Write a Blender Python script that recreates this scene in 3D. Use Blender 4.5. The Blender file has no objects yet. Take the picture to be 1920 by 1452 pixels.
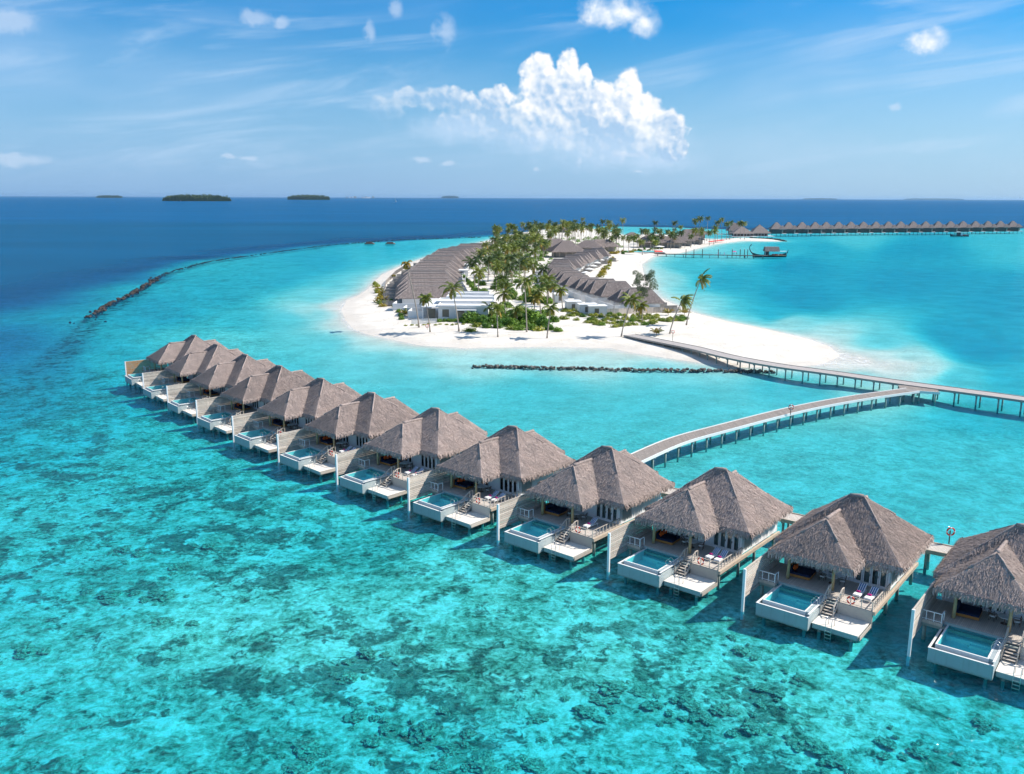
import bpy, math, random
import numpy as np
from mathutils import Vector, Matrix, noise as mnoise
random.seed(7); RNG = np.random.default_rng(7)
C = bpy.context.scene.collection
sc = bpy.context.scene
PI = math.pi
R = math.radians

# ------------------------------------------------------------------ camera
F, H = 1650.0, 40.0
PITCH = math.atan(355 / F); ROLL = 0.0036
CP, SP = math.cos(PITCH), math.sin(PITCH)
cam = bpy.data.cameras.new('camera'); camo = bpy.data.objects.new('camera', cam); C.objects.link(camo)
cam.sensor_width = 36; cam.lens = 36 * F / 1920; cam.clip_start = 0.5; cam.clip_end = 200000
camo.location = (0, 0, H)
camo.matrix_world = Matrix.Translation((0, 0, H)) @ Matrix.Rotation(PI / 2 - PITCH, 4, 'X') @ Matrix.Rotation(ROLL, 4, 'Z')
sc.camera = camo

def ray(px, py):
    x = (px - 960) / F; y = -(py - 726) / F
    c, s = math.cos(ROLL), math.sin(ROLL)
    x2 = x * c - y * s; y2 = x * s + y * c
    return (x2, CP + y2 * SP, -SP + y2 * CP)
def at(px, py, z=0.0):
    """world point at height z seen in the photograph at (px, py)"""
    d = ray(px, py); t = (z - H) / d[2]
    return Vector((d[0] * t, d[1] * t, z))
def azel(px, py):
    d = ray(px, py); n = math.sqrt(sum(v * v for v in d))
    return math.atan2(d[0], d[1]), math.asin(d[2] / n)

# ------------------------------------------------------------------ light
SUN_EL, SUN_AZ = R(43), R(82)            # azimuth measured from +Y (view direction) towards +X
sd = bpy.data.lights.new('sun', 'SUN'); so = bpy.data.objects.new('sun', sd); C.objects.link(so)
sd.energy = 4.6; sd.angle = R(0.55); sd.color = (1.0, 0.935, 0.845)
sv = Vector((math.sin(SUN_AZ) * math.cos(SUN_EL), math.cos(SUN_AZ) * math.cos(SUN_EL), math.sin(SUN_EL)))
so.rotation_euler = sv.to_track_quat('Z', 'Y').to_euler(); so.location = (0, 0, 300)
sc.view_settings.view_transform = 'Standard'; sc.view_settings.look = 'None'
sc.view_settings.exposure = 0.50; sc.view_settings.gamma = 1.0; sc.view_settings.use_curve_mapping = False
sc.cycles.max_bounces = 7; sc.cycles.diffuse_bounces = 2; sc.cycles.glossy_bounces = 2
sc.cycles.transparent_max_bounces = 8; sc.cycles.transmission_bounces = 2
sc.cycles.caustics_reflective = False; sc.cycles.caustics_refractive = False
sc.cycles.use_denoising = True; sc.cycles.use_adaptive_sampling = True; sc.cycles.adaptive_threshold = 0.02; sc.cycles.adaptive_min_samples = 12

# ------------------------------------------------------------------ node helper
class G:
    def __init__(s, nt): s.t = nt; s.n = nt.nodes; s.l = nt.links
    def put(s, sock, v):
        if v is None: return
        if isinstance(v, bpy.types.NodeSocket): s.l.new(v, sock)
        else:
            try: sock.default_value = v
            except Exception:
                sock.default_value = (*v, 1) if hasattr(v, '__len__') and len(v) == 3 else (v, v, v)
    def m(s, op, a, b=None, c=None, clamp=False):
        n = s.n.new('ShaderNodeMath'); n.operation = op; n.use_clamp = clamp
        for i, v in enumerate((a, b, c)):
            if v is not None: s.put(n.inputs[i], v)
        return n.outputs[0]
    def v(s, op, a, b=None, out=0):
        n = s.n.new('ShaderNodeVectorMath'); n.operation = op
        s.put(n.inputs[0], a)
        if b is not None: s.put(n.inputs[1], b)
        return n.outputs[out]
    def sep(s, a):
        n = s.n.new('ShaderNodeSeparateXYZ'); s.put(n.inputs[0], a); return n.outputs
    def comb(s, x, y, z):
        n = s.n.new('ShaderNodeCombineXYZ'); s.put(n.inputs[0], x); s.put(n.inputs[1], y); s.put(n.inputs[2], z); return n.outputs[0]
    def noise(s, vec, scale=1, detail=4, rough=.5, dist=0, col=False, typ=None):
        n = s.n.new('ShaderNodeTexNoise')
        if typ: n.noise_type = typ
        s.put(n.inputs['Vector'], vec)
        n.inputs['Scale'].default_value = scale; n.inputs['Detail'].default_value = detail
        n.inputs['Roughness'].default_value = rough; n.inputs['Distortion'].default_value = dist
        return n.outputs['Color' if col else 'Fac']
    def vor(s, vec, scale=1, feat='F1', out='Distance', rnd=1):
        n = s.n.new('ShaderNodeTexVoronoi'); n.feature = feat; s.put(n.inputs['Vector'], vec)
        n.inputs['Scale'].default_value = scale; n.inputs['Randomness'].default_value = rnd
        return n.outputs[out]
    def ss(s, x, a, b, lo=0., hi=1.):
        n = s.n.new('ShaderNodeMapRange'); n.interpolation_type = 'SMOOTHSTEP'
        s.put(n.inputs[0], x); n.inputs[1].default_value = a; n.inputs[2].default_value = b
        n.inputs[3].default_value = lo; n.inputs[4].default_value = hi
        return n.outputs[0]
    def mix(s, f, a, b, mode='MIX'):
        n = s.n.new('ShaderNodeMix'); n.data_type = 'RGBA'; n.blend_type = mode
        s.put(n.inputs[0], f)
        for sock, v in ((n.inputs[6], a), (n.inputs[7], b)):
            if isinstance(v, bpy.types.NodeSocket): s.l.new(v, sock)
            else: sock.default_value = (*v[:3], 1)
        return n.outputs[2]
    def ramp(s, f, stops):
        n = s.n.new('ShaderNodeValToRGB'); cr = n.color_ramp
        while len(cr.elements) < len(stops): cr.elements.new(.5)
        for e, (p, c) in zip(cr.elements, stops): e.position = p; e.color = (*c, 1)
        s.put(n.inputs[0], f); return n.outputs[0]
    def attr(s, name, out='Fac'):
        n = s.n.new('ShaderNodeAttribute'); n.attribute_name = name; return n.outputs[out]
    def tc(s, out='Object'):
        return s.n.new('ShaderNodeTexCoord').outputs[out]
    def pos(s):
        return s.n.new('ShaderNodeNewGeometry').outputs['Position']
    def rnd(s):
        return s.n.new('ShaderNodeObjectInfo').outputs['Random']
    def bump(s, h, strength=.5, dist=1., nrm=None):
        n = s.n.new('ShaderNodeBump'); s.put(n.inputs['Height'], h)
        n.inputs['Strength'].default_value = strength; n.inputs['Distance'].default_value = dist
        if nrm is not None: s.put(n.inputs['Normal'], nrm)
        return n.outputs[0]

# ------------------------------------------------------------------ world: sky and clouds
W = bpy.data.worlds.new('World'); sc.world = W; W.use_nodes = True
g = G(W.node_tree); g.n.clear()
sky = g.n.new('ShaderNodeTexSky'); sky.sky_type = 'NISHITA'; sky.sun_disc = False
sky.sun_elevation = SUN_EL; sky.sun_rotation = SUN_AZ
sky.altitude = 0; sky.air_density = 1.0; sky.dust_density = 0.6; sky.ozone_density = 4.0
dirv = g.v('NORMALIZE', g.tc('Generated'))
dx, dy, dz = g.sep(dirv)[:3]
az = g.m('ARCTAN2', dx, dy); el = g.m('ARCSINE', dz)
p2 = g.comb(az, el, 0.0)
hs = g.n.new('ShaderNodeHueSaturation'); hs.inputs['Saturation'].default_value = 1.22
g.l.new(sky.outputs[0], hs.inputs['Color'])
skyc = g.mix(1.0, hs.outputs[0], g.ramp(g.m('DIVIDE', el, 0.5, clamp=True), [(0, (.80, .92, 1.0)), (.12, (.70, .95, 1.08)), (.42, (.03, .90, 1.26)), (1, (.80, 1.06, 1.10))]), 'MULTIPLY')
def warp(vec, sc_, amt):
    c = g.noise(vec, sc_, 3, .6, col=True)
    return g.v('ADD', vec, g.v('MULTIPLY', g.v('SUBTRACT', c, (.5, .5, .5)), (amt, amt, 0)))
def blobs(vec, lst):
    out = None
    for (px, py, rx, ry) in lst:
        a, e = azel(px, py)
        d = g.v('MULTIPLY', g.v('SUBTRACT', vec, (a, e, 0)), (F / rx, F / ry, 0))
        L = g.v('LENGTH', d, out=1)
        val = g.m('SUBTRACT', 1.0, L)
        if out is None: out = val
        else: out = g.m('SMOOTH_MAX', out, val, .22)
    return out
big = [(1066,128,22,33),(1012,142,35,35),(1048,178,66,48),(1096,144,11,22),(1178,166,29,30),(1129,190,46,34),(1192,210,46,38),
       (1248,240,38,38),(1256,277,31,32),(1035,232,100,48),(929,184,32,26),(833,182,44,24),(765,184,34,14),(912,226,90,32),(866,196,36,24),(722,205,34,22),(1165,250,92,50)]
wv = warp(p2, 26, .017)
cb = blobs(wv, big)
fb = g.noise(p2, 60, 6, .60)
fbs = g.noise(g.v('ADD', p2, (0.005, 0.0045, 0)), 60, 5, .60)
wp = warp(p2, 60, .012)
v1 = g.vor(wp, 95)
v1s = g.vor(g.v('ADD', wp, (.0030, .0030, 0)), 95)
dens = g.m('ADD', cb, g.m('MULTIPLY', g.m('SUBTRACT', fb, .5), .85))
dens = g.m('ADD', dens, g.m('MULTIPLY', g.m('SUBTRACT', .92, v1), .26))
alpha = g.ss(dens, -0.02, 0.30)
# base of the cumulus dissolves into the haze below it
basel = g.m('ADD', azel(1000, 236)[1], g.m('MULTIPLY', g.m('SUBTRACT', az, azel(1000, 262)[0]), -0.13))
fade = g.ss(g.m('SUBTRACT', g.m('ADD', el, g.m('MULTIPLY', g.m('SUBTRACT', fb, .5), .03)), basel), -0.040, 0.030)
rightedge = g.ss(az, azel(1190, 250)[0], azel(1250, 250)[0])
fade = g.m('MAXIMUM', fade, g.m('MULTIPLY', rightedge, .82))
leftthin = g.ss(az, azel(720, 200)[0], azel(1010, 200)[0], .42, 1.0)
alpha = g.m('MULTIPLY', g.m('MULTIPLY', alpha, fade), leftthin)
lb1 = g.noise(p2, 17, 3, .5); lb2 = g.noise(g.v('ADD', p2, (.016, .013, 0)), 17, 3, .5)
lit = g.m('ADD', g.m('MULTIPLY', g.m('SUBTRACT', fb, fbs), 2.0), g.m('MULTIPLY', g.m('SUBTRACT', v1s, v1), .8))
lit = g.m('ADD', lit, g.m('MULTIPLY', g.m('SUBTRACT', lb1, lb2), 2.4))
lit = g.m('ADD', g.m('ADD', lit, .60), g.m('MULTIPLY', g.m('SUBTRACT', el, azel(1000, 190)[1]), 9.0))
lit = g.m('ADD', lit, g.m('MULTIPLY', g.m('SUBTRACT', az, azel(1060, 200)[0]), 1.6))
lit = g.m('SUBTRACT', lit, g.m('MULTIPLY', g.m('SUBTRACT', cb, .3), .22), clamp=True)
ccol = g.mix(lit, (.40, .59, .83), (.99, .995, 1.0))
# small clouds
small = [(1160,26,60,26),(1207,46,30,22),(1113,22,30,24),(1738,76,34,22)]
faint = [(478,34,40,14),(528,42,18,12),(694,62,13,22),(835,58,24,34),(742,16,16,20),(1680,200,11,9),(30,298,70,14),(20,40,50,26),(1183,290,42,8),(1085,300,8,9),(1198,322,10,4),(1004,316,10,5),(430,294,16,6),(468,296,20,6),(790,300,24,8),(838,306,22,6)]
w3 = wp
cs = g.m('ADD', blobs(w3, small), g.m('MULTIPLY', g.m('SUBTRACT', fb, .5), 1.0))
as_ = g.m('MULTIPLY', g.ss(cs, -.2, .85), .95)
cf = g.m('ADD', blobs(w3, faint), g.m('MULTIPLY', g.m('SUBTRACT', fb, .5), 1.3))
af = g.m('MULTIPLY', g.ss(cf, 0.0, .75), .42)
basec = g.m('ADD', blobs(w3, [(1150,275,170,52),(1030,255,150,42),(880,240,130,34),(1230,300,110,26)]), g.m('MULTIPLY', g.m('SUBTRACT', fb, .5), .8))
abase = g.m('MULTIPLY', g.ss(basec, -.1, .9), .55)
# thin cirrus, stretched sideways and slightly raked
rot = g.comb(g.m('ADD', az, g.m('MULTIPLY', el, -1.5)), g.m('MULTIPLY', g.m('ADD', el, g.m('MULTIPLY', az, -.10)), 6.0), 3.7)
ci = g.noise(rot, 4.2, 5, .62, .6)
ci2 = g.noise(p2, 3.1, 3, .5)
aci = g.m('MULTIPLY', g.m('MULTIPLY', g.ss(ci, .44, .78), g.ss(ci2, .32, .6)), .62)
veil = g.m('MULTIPLY', g.ss(g.noise(g.comb(az, g.m('MULTIPLY', el, 2.5), 1.3), 2.2, 4, .5), .30, .72), g.ss(az, -.15, -.6, .22, .62))
up = g.ss(el, 0.0, 0.05)
aci = g.m('MULTIPLY', aci, up)
# lone fair-weather clouds in the rest of the sky, outside the frame too
fw = g.noise(g.comb(az, g.m('MULTIPLY', el, 2.2), 9.1), 3.2, 4, .58)
outside = g.ss(g.m('ABSOLUTE', az), .62, .85)
afw = g.m('MULTIPLY', g.m('MULTIPLY', g.ss(fw, .58, .72), g.m('MAXIMUM', outside, g.ss(el, .35, .5))), .8)
BG = 0.08
def cl(c): return tuple(v / BG for v in c)
hz = g.ss(el, 0.0, .185, .70, 0.0)
hzcol = g.mix(g.ss(az, -.5, .55), cl((.185, .37, .66)), cl((.275, .47, .70)))
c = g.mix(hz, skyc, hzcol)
c = g.mix(g.m('MULTIPLY', veil, up), c, cl((.36, .50, .70)))
c = g.mix(aci, c, cl((.46, .58, .73)))
c = g.mix(abase, c, cl((.46, .58, .74)))
c = g.mix(af, c, cl((.52, .60, .72)))
sc1 = g.mix(g.m('ADD', g.m('MULTIPLY', g.m('SUBTRACT', fb, fbs), 2.5), .62, clamp=True), cl((.40, .53, .69)), cl((.74, .76, .78)))
c = g.mix(as_, c, sc1)
c = g.mix(afw, c, cl((.62, .66, .72)))
sca = g.v('SCALE', ccol); 
n_ = g.n.new('ShaderNodeVectorMath'); n_.operation = 'SCALE'; g.l.new(ccol, n_.inputs[0]); n_.inputs['Scale'].default_value = .76 / BG
c = g.mix(alpha, c, n_.outputs[0])
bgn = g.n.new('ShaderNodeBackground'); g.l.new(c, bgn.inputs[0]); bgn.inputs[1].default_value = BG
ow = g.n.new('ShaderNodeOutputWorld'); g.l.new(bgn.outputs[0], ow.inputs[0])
W.cycles.sampling_method = 'MANUAL'; W.cycles.sample_map_resolution = 512

# ------------------------------------------------------------------ materials
M = {}
def mat(name, col=(.5,.5,.5), rough=.7, metal=0., var=.15, nscale=3., bump=0., bscale=20., fn=None, spec=.3, objvar=.0, stretch=None):
    m = bpy.data.materials.new(name); m.use_nodes = True
    q = G(m.node_tree); b = q.n['Principled BSDF']
    b.inputs['Roughness'].default_value = rough; b.inputs['Metallic'].default_value = metal
    b.inputs['Specular IOR Level'].default_value = spec
    co = q.tc()
    if stretch: co = q.v('MULTIPLY', co, stretch)
    f = q.noise(co, nscale, 5, .6)
    lo = tuple(x * (1 - var) for x in col); hi = tuple(min(1, x * (1 + var)) for x in col)
    cc = q.mix(f, lo, hi)
    if objvar:
        k = q.m('ADD', 1 - objvar, q.m('MULTIPLY', q.rnd(), 2 * objvar))
        nn = q.n.new('ShaderNodeVectorMath'); nn.operation = 'SCALE'; q.l.new(cc, nn.inputs[0]); q.l.new(k, nn.inputs['Scale']); cc = nn.outputs[0]
    if fn: cc = fn(q, co, cc, b)
    q.put(b.inputs['Base Color'], cc)
    if bump: q.put(b.inputs['Normal'], q.bump(q.noise(co, bscale, 4, .6), bump, .05))
    M[name] = m; return m

def thatch_fn(q, co, cc, b):
    ofs = q.m('MULTIPLY', q.rnd(), 50.0); f1 = q.noise(co, 9.0, 3, .6); f2 = q.noise(q.v('ADD', co, q.comb(ofs, ofs, 0.0)), .55, 4, .6); f3 = q.noise(q.v('MULTIPLY', co, (1, 1, 5)), 2.2, 3, .6)
    c = q.ramp(f1, [(.25, (.16, .118, .108)), (.48, (.37, .29, .262)), (.72, (.60, .49, .44))])
    c = q.mix(q.ss(f2, .32, .7, .0, .6), c, (.21, .185, .18))
    c = q.mix(q.ss(f3, .42, .7, 0, .45), c, (.38, .31, .26))
    k = q.m('ADD', .84, q.m('MULTIPLY', q.rnd(), .32))
    nn = q.n.new('ShaderNodeVectorMath'); nn.operation = 'SCALE'; q.l.new(c, nn.inputs[0]); q.l.new(k, nn.inputs['Scale'])
    return nn.outputs[0]
mat('thatch', rough=.95, fn=thatch_fn, spec=.1)
def thatch2_fn(q, co, cc, b):
    f1 = q.noise(co, 1.6, 4, .7); f2 = q.noise(q.v('MULTIPLY', co, (1, 1, 4)), .8, 3, .6)
    c = q.ramp(f1, [(.25, (.14, .115, .11)), (.5, (.27, .225, .21)), (.75, (.42, .36, .33))])
    return q.mix(q.ss(f2, .4, .7, 0, .4), c, (.25, .21, .19))
mat('thatch_far', rough=.95, fn=thatch2_fn, spec=.1, bump=.6, bscale=5)
mat('ridge_thatch', (.36, .31, .285), .95, var=.25, nscale=2)
mat('white_paint', (.78, .79, .80), .6, var=.06, nscale=1.2)
mat('white_render', (.72, .72, .71), .8, var=.07, nscale=.6)
mat('pool_tile', (.70, .93, .94), .5, var=.12, nscale=14)
def stain_fn(q, co, cc, b):
    z = q.sep(co)[2]; st = q.noise(q.v('MULTIPLY', co, (2.2, 2.2, .18)), 1.6, 4, .65)
    cc = q.mix(q.ss(st, .5, .72, 0, .30), cc, (.20, .22, .20))
    return q.mix(q.m('MULTIPLY', q.ss(q.m('ADD', z, q.m('MULTIPLY', st, .25)), .78, .50), .55), cc, (.14, .19, .14))
mat('pool_concrete', (.37, .43, .44), .7, var=.10, nscale=1.1, bump=.15, fn=stain_fn)
def planks_fn(w, dark, axis=0):
    def fn(q, co, cc, b):
        s = q.sep(co)[axis]
        fr = q.m('FRACT', q.m('DIVIDE', s, w)); idx = q.m('FLOOR', q.m('DIVIDE', s, w))
        r = q.n.new('ShaderNodeTexWhiteNoise'); r.noise_dimensions = '1D'; q.l.new(idx, r.inputs['W'])
        cc = q.mix(q.m('MULTIPLY', r.outputs[0], .35), cc, tuple(dark))
        gap = q.ss(fr, .02, .09); gap2 = q.ss(fr, .91, .98, 1, 0)
        return q.mix(q.m('MULTIPLY', gap, gap2), dark, cc)
    return fn
mat('deck_boards', (.58, .52, .46), .8, var=.18, nscale=2.0, fn=planks_fn(.15, (.30, .27, .24), 0))
mat('lower_deck_boards', (.82, .76, .68), .8, var=.12, nscale=2.0, fn=planks_fn(.15, (.60, .55, .49), 1))
mat('walk_boards', (.30, .26, .23), .85, var=.25, nscale=1.2, fn=planks_fn(.22, (.14, .12, .11), 0))
mat('walk_boards_pale', (.44, .40, .375), .85, var=.18, nscale=1.2, fn=planks_fn(.22, (.32, .30, .30), 0))
mat('tan_wood', (.50, .41, .32), .7, var=.22, nscale=2.5)
mat('pale_wood', (.55, .48, .41), .75, var=.22, nscale=3, stretch=(1, 1, 6), objvar=.22)
mat('orange_wood', (.46, .21, .06), .6, var=.22, nscale=3, stretch=(1, 1, 6), objvar=.08)
mat('post_wood', (.46, .36, .20), .7, var=.2, nscale=3)
mat('dark_wood', (.13, .085, .06), .6, var=.25)
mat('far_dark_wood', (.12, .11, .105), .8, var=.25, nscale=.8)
mat('grey_wood', (.34, .31, .28), .85, var=.25, nscale=1.5, objvar=.12)
mat('daybed_wood', (.42, .18, .05), .5, var=.15)
mat('navy_fabric', (.012, .022, .06), .9, var=.2)
mat('orange_fabric', (.85, .13, .02), .9, var=.1)
mat('white_fabric', (.80, .80, .79), .9, var=.05)
mat('pink_fabric', (.70, .02, .25), .9, var=.1)
mat('red_paint', (.75, .05, .025), .45, var=.1)
mat('steel', (.62, .62, .62), .3, metal=.8, var=.05)
mat('pile_concrete', (.30, .36, .33), .8, var=.3, nscale=1.5)
def stripe_fn(q, co, cc, b):
    fr = q.m('FRACT', q.m('DIVIDE', q.sep(co)[0], .2))
    return q.mix(q.ss(fr, .42, .46), (.80, .82, .84), (.03, .10, .28))
mat('striped_fabric', fn=stripe_fn, rough=.9)
mat('curtain', (.33, .38, .38), .8, var=.25, nscale=1.2, stretch=(6, 6, .3))
mat('palm_trunk', (.36, .31, .26), .9, var=.3, nscale=4, objvar=.15)
def leaf(name, a, b_, c_=None, sc=.9):
    m = bpy.data.materials.new(name); m.use_nodes = True; q = G(m.node_tree)
    b = q.n['Principled BSDF']; b.inputs['Roughness'].default_value = .5; b.inputs['Specular IOR Level'].default_value = .35
    f = q.noise(q.tc(), sc, 3, .6); r = q.rnd()
    col = q.mix(q.ss(q.m('ADD', q.m('MULTIPLY', f, .8), q.m('MULTIPLY', r, .35)), .3, .85), a, b_)
    if c_: col = q.mix(q.ss(q.attr('old'), .3, .8, 0, .85), col, c_)
    q.put(b.inputs['Base Color'], col)
    tr = q.n.new('ShaderNodeBsdfTranslucent'); q.put(tr.inputs[0], q.mix(.5, col, (.10, .14, .01)))
    mx = q.n.new('ShaderNodeMixShader'); mx.inputs[0].default_value = .28
    q.l.new(b.outputs[0], mx.inputs[1]); q.l.new(tr.outputs[0], mx.inputs[2])
    q.l.new(mx.outputs[0], q.n['Material Output'].inputs[0]); M[name] = m
leaf('palm_leaf', (.065, .115, .017), (.25, .28, .04), (.42, .26, .04))
leaf('palm_leaf_dark', (.025, .06, .014), (.09, .14, .03), (.30, .20, .05))
leaf('bush_leaf', (.05, .16, .018), (.22, .36, .045), sc=1.4)
leaf('scrub_leaf', (.16, .24, .03), (.46, .46, .07), sc=1.1)
leaf('yellow_leaf', (.25, .22, .02), (.50, .36, .03), sc=1.1)
leaf('grey_leaf', (.07, .11, .06), (.17, .22, .11), sc=1.2)
leaf('forest_leaf', (.05, .09, .03), (.12, .17, .05), sc=.02)
mat('rock', (.13, .12, .11), .9, var=.7, nscale=1.5, objvar=.6)
mat('wet_rock', (.055, .045, .042), .8, var=.4, nscale=.8, objvar=.4)
mat('far_roof', (.30, .29, .28), .9)
mat('skin', (.35, .2, .13), .7); mat('pink_cloth', (.75, .15, .45), .9); mat('blue_cloth', (.05, .12, .35), .9)
mat('boat_hull', (.06, .09, .10), .5, var=.3, nscale=.8)
mat('boat_deck', (.45, .27, .14), .7, var=.2)
mat('parasol_canvas', (.82, .80, .76), .9, var=.04)
mat('bronze_glass', (.16, .15, .12), .15, var=.2)
mat('coral_rock', (.2, .2, .14), .95, objvar=.2, fn=lambda q, co, cc, b: q.ramp(q.noise(co, 3.2, 5, .75), [(.36, (.07, .07, .045)), (.47, (.22, .23, .15)), (.58, (.58, .60, .42))]))
# glass panes
def glass_mat():
    m = bpy.data.materials.new('glass'); m.use_nodes = True; q = G(m.node_tree); q.n.clear()
    gl = q.n.new('ShaderNodeBsdfGlossy'); gl.inputs['Roughness'].default_value = .04
    tr = q.n.new('ShaderNodeBsdfTransparent'); tr.inputs[0].default_value = (.80, .90, .90, 1)
    fr = q.n.new('ShaderNodeFresnel'); fr.inputs[0].default_value = 1.5
    mx = q.n.new('ShaderNodeMixShader'); q.l.new(q.m('ADD', fr.outputs[0], .06), mx.inputs[0]); q.l.new(tr.outputs[0], mx.inputs[1]); q.l.new(gl.outputs[0], mx.inputs[2])
    o = q.n.new('ShaderNodeOutputMaterial'); q.l.new(mx.outputs[0], o.inputs[0]); M['glass'] = m
glass_mat()

# water: clear skin over the bed, tinted by its own depth, with blue back-scatter where deep
def water_mat(name, kr=(.40, .052, .022), scat=(.001, .108, .235), sk=.024, wave=1.0, constdepth=None):
    m = bpy.data.materials.new(name); m.use_nodes = True; q = G(m.node_tree); q.n.clear()
    P = q.pos()
    dep = q.attr('depth') if constdepth is None else constdepth
    def ex(k): return q.m('EXPONENT', q.m('MULTIPLY', dep, -k))
    tint = q.comb(ex(kr[0]), ex(kr[1]), ex(kr[2]))
    if constdepth is None:
        # light and dark wind ripples painted into the tint of the flat water
        rp = q.noise(q.v('MULTIPLY', P, (.55, 1.3, 1)), .9, 2, .62, .8)
        rq = q.noise(q.v('MULTIPLY', P, (.35, 1.0, 1)), .16, 2, .6, .5)
        k = q.m('ADD', .80, q.m('ADD', q.m('MULTIPLY', rp, .26), q.m('MULTIPLY', rq, .16)))
        sv_ = q.n.new('ShaderNodeVectorMath'); sv_.operation = 'SCALE'; q.l.new(tint, sv_.inputs[0]); q.l.new(k, sv_.inputs['Scale']); tint = sv_.outputs[0]
    tr = q.n.new('ShaderNodeBsdfTransparent'); q.l.new(tint, tr.inputs[0])
    df = q.n.new('ShaderNodeBsdfDiffuse')
    big = q.noise(q.v('MULTIPLY', P, (.3, 1, 1)), .006, 5, .6)
    q.put(df.inputs[0], q.mix(q.ss(big, .3, .7, 0, 1), scat, tuple(x * 1.25 for x in scat)))
    sf = q.m('SUBTRACT', 1.0, ex(sk))
    mx = q.n.new('ShaderNodeMixShader'); q.put(mx.inputs[0], sf); q.l.new(tr.outputs[0], mx.inputs[1]); q.l.new(df.outputs[0], mx.inputs[2])
    gl = q.n.new('ShaderNodeBsdfGlossy'); gl.inputs['Roughness'].default_value = .07
    w1 = q.noise(q.v('MULTIPLY', P, (.8, 1.3, 1)), .75, 5, .6, .3); w2 = q.noise(q.v('MULTIPLY', P, (.6, 1.2, 1)), .11, 4, .6)
    h = q.m('ADD', q.m('MULTIPLY', w1, .42 * wave), q.m('MULTIPLY', w2, .9 * wave))
    nb = q.bump(h, 1.0, 1.0); q.l.new(nb, gl.inputs['Normal']); q.l.new(nb, df.inputs['Normal'])
    fr = q.n.new('ShaderNodeFresnel'); fr.inputs[0].default_value = 1.33; q.l.new(nb, fr.inputs['Normal'])
    fac = q.m('MINIMUM', q.m('MULTIPLY', fr.outputs[0], .8), .15)
    m2 = q.n.new('ShaderNodeMixShader'); q.put(m2.inputs[0], fac); q.l.new(mx.outputs[0], m2.inputs[1]); q.l.new(gl.outputs[0], m2.inputs[2])
    if constdepth is None:     # thin broken foam where the ripples run out on the sand
        fo = q.n.new('ShaderNodeBsdfDiffuse'); fo.inputs[0].default_value = (.82, .84, .84, 1)
        ff = q.m('MULTIPLY', q.ss(dep, .30, .03), q.ss(q.noise(P, .5, 3, .6), .42, .62))
        m3 = q.n.new('ShaderNodeMixShader'); q.put(m3.inputs[0], q.m('MULTIPLY', ff, .55)); q.l.new(m2.outputs[0], m3.inputs[1]); q.l.new(fo.outputs[0], m3.inputs[2]); m2 = m3
    o = q.n.new('ShaderNodeOutputMaterial'); q.l.new(m2.outputs[0], o.inputs[0]); M[name] = m
water_mat('sea_water')
water_mat('pool_water', wave=.15, constdepth=1.1, kr=(.85, .05, .03))

def bed_mat():
    m = bpy.data.materials.new('sea_bed'); m.use_nodes = True; q = G(m.node_tree); b = q.n['Principled BSDF']
    b.inputs['Roughness'].default_value = .95; b.inputs['Specular IOR Level'].default_value = .05
    P = q.pos(); z = q.sep(P)[2]; reef = q.attr('reef')
    Pw = q.v('ADD', P, q.v('MULTIPLY', q.v('SUBTRACT', q.noise(P, .5, 3, .6, col=True), (.5, .5, .5)), (1.6, 1.6, 0)))
    sand = q.mix(q.ss(q.m('ADD', q.m('MULTIPLY', q.noise(P, .12, 4, .6), .6), q.m('MULTIPLY', q.noise(P, 1.6, 3, .6), .4)), .36, .64), (.60, .555, .49), (.77, .725, .66))
    n1 = q.noise(Pw, .36, 5, .68, .35)          # rubble and sand channels
    n2 = q.noise(Pw, .075, 4, .6, .4)
    n3 = q.noise(Pw, 1.5, 5, .78, .25)
    mot = q.m('ADD', q.m('ADD', q.m('MULTIPLY', n1, .36), q.m('MULTIPLY', n3, .46)), q.m('MULTIPLY', n2, .18))
    rub = q.ramp(mot, [(.385, (.06, .09, .055)), (.427, (.19, .25, .16)), (.470, (.38, .45, .32)), (.514, (.66, .71, .55)), (.565, (.95, .96, .84))])
    cor = q.ss(q.m('ADD', q.m('ADD', q.m('MULTIPLY', q.noise(Pw, .24, 4, .68, .3), .50), q.m('MULTIPLY', q.noise(P, .045, 3, .6), .38)), q.m('MULTIPLY', n3, .16)), .512, .468, 0, 1)
    cor = q.m('MULTIPLY', cor, q.attr('coral'))
    rub = q.mix(q.m('MULTIPLY', cor, .8), rub, q.mix(q.ss(n3, .38, .62), (.045, .048, .032), (.24, .25, .17)))
    # plain sand gives way to mottled rubble and coral on the reef
    c = q.mix(reef, sand, rub)
    c = q.mix(q.m('MULTIPLY', q.attr('wall'), q.ss(q.m('ADD', n1, q.m('MULTIPLY', n3, .6)), .66, .84, 1, .25)), c, (.03, .035, .03))  # dark band painted on the bed for the sunken reef wall and its shadows
    wet = q.m('MULTIPLY', q.ss(q.m('ADD', z, q.m('MULTIPLY', q.noise(P, .2, 3), .25)), .36, .62, 1, 0), .55)
    c = q.mix(q.m('MULTIPLY', wet, q.ss(z, -.3, 0)), c, (.56, .52, .47))
    q.put(b.inputs['Base Color'], c)
    q.put(b.inputs['Normal'], q.bump(q.noise(P, .8, 5, .6), .5, .25))
    M['sea_bed'] = m
bed_mat()

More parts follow.
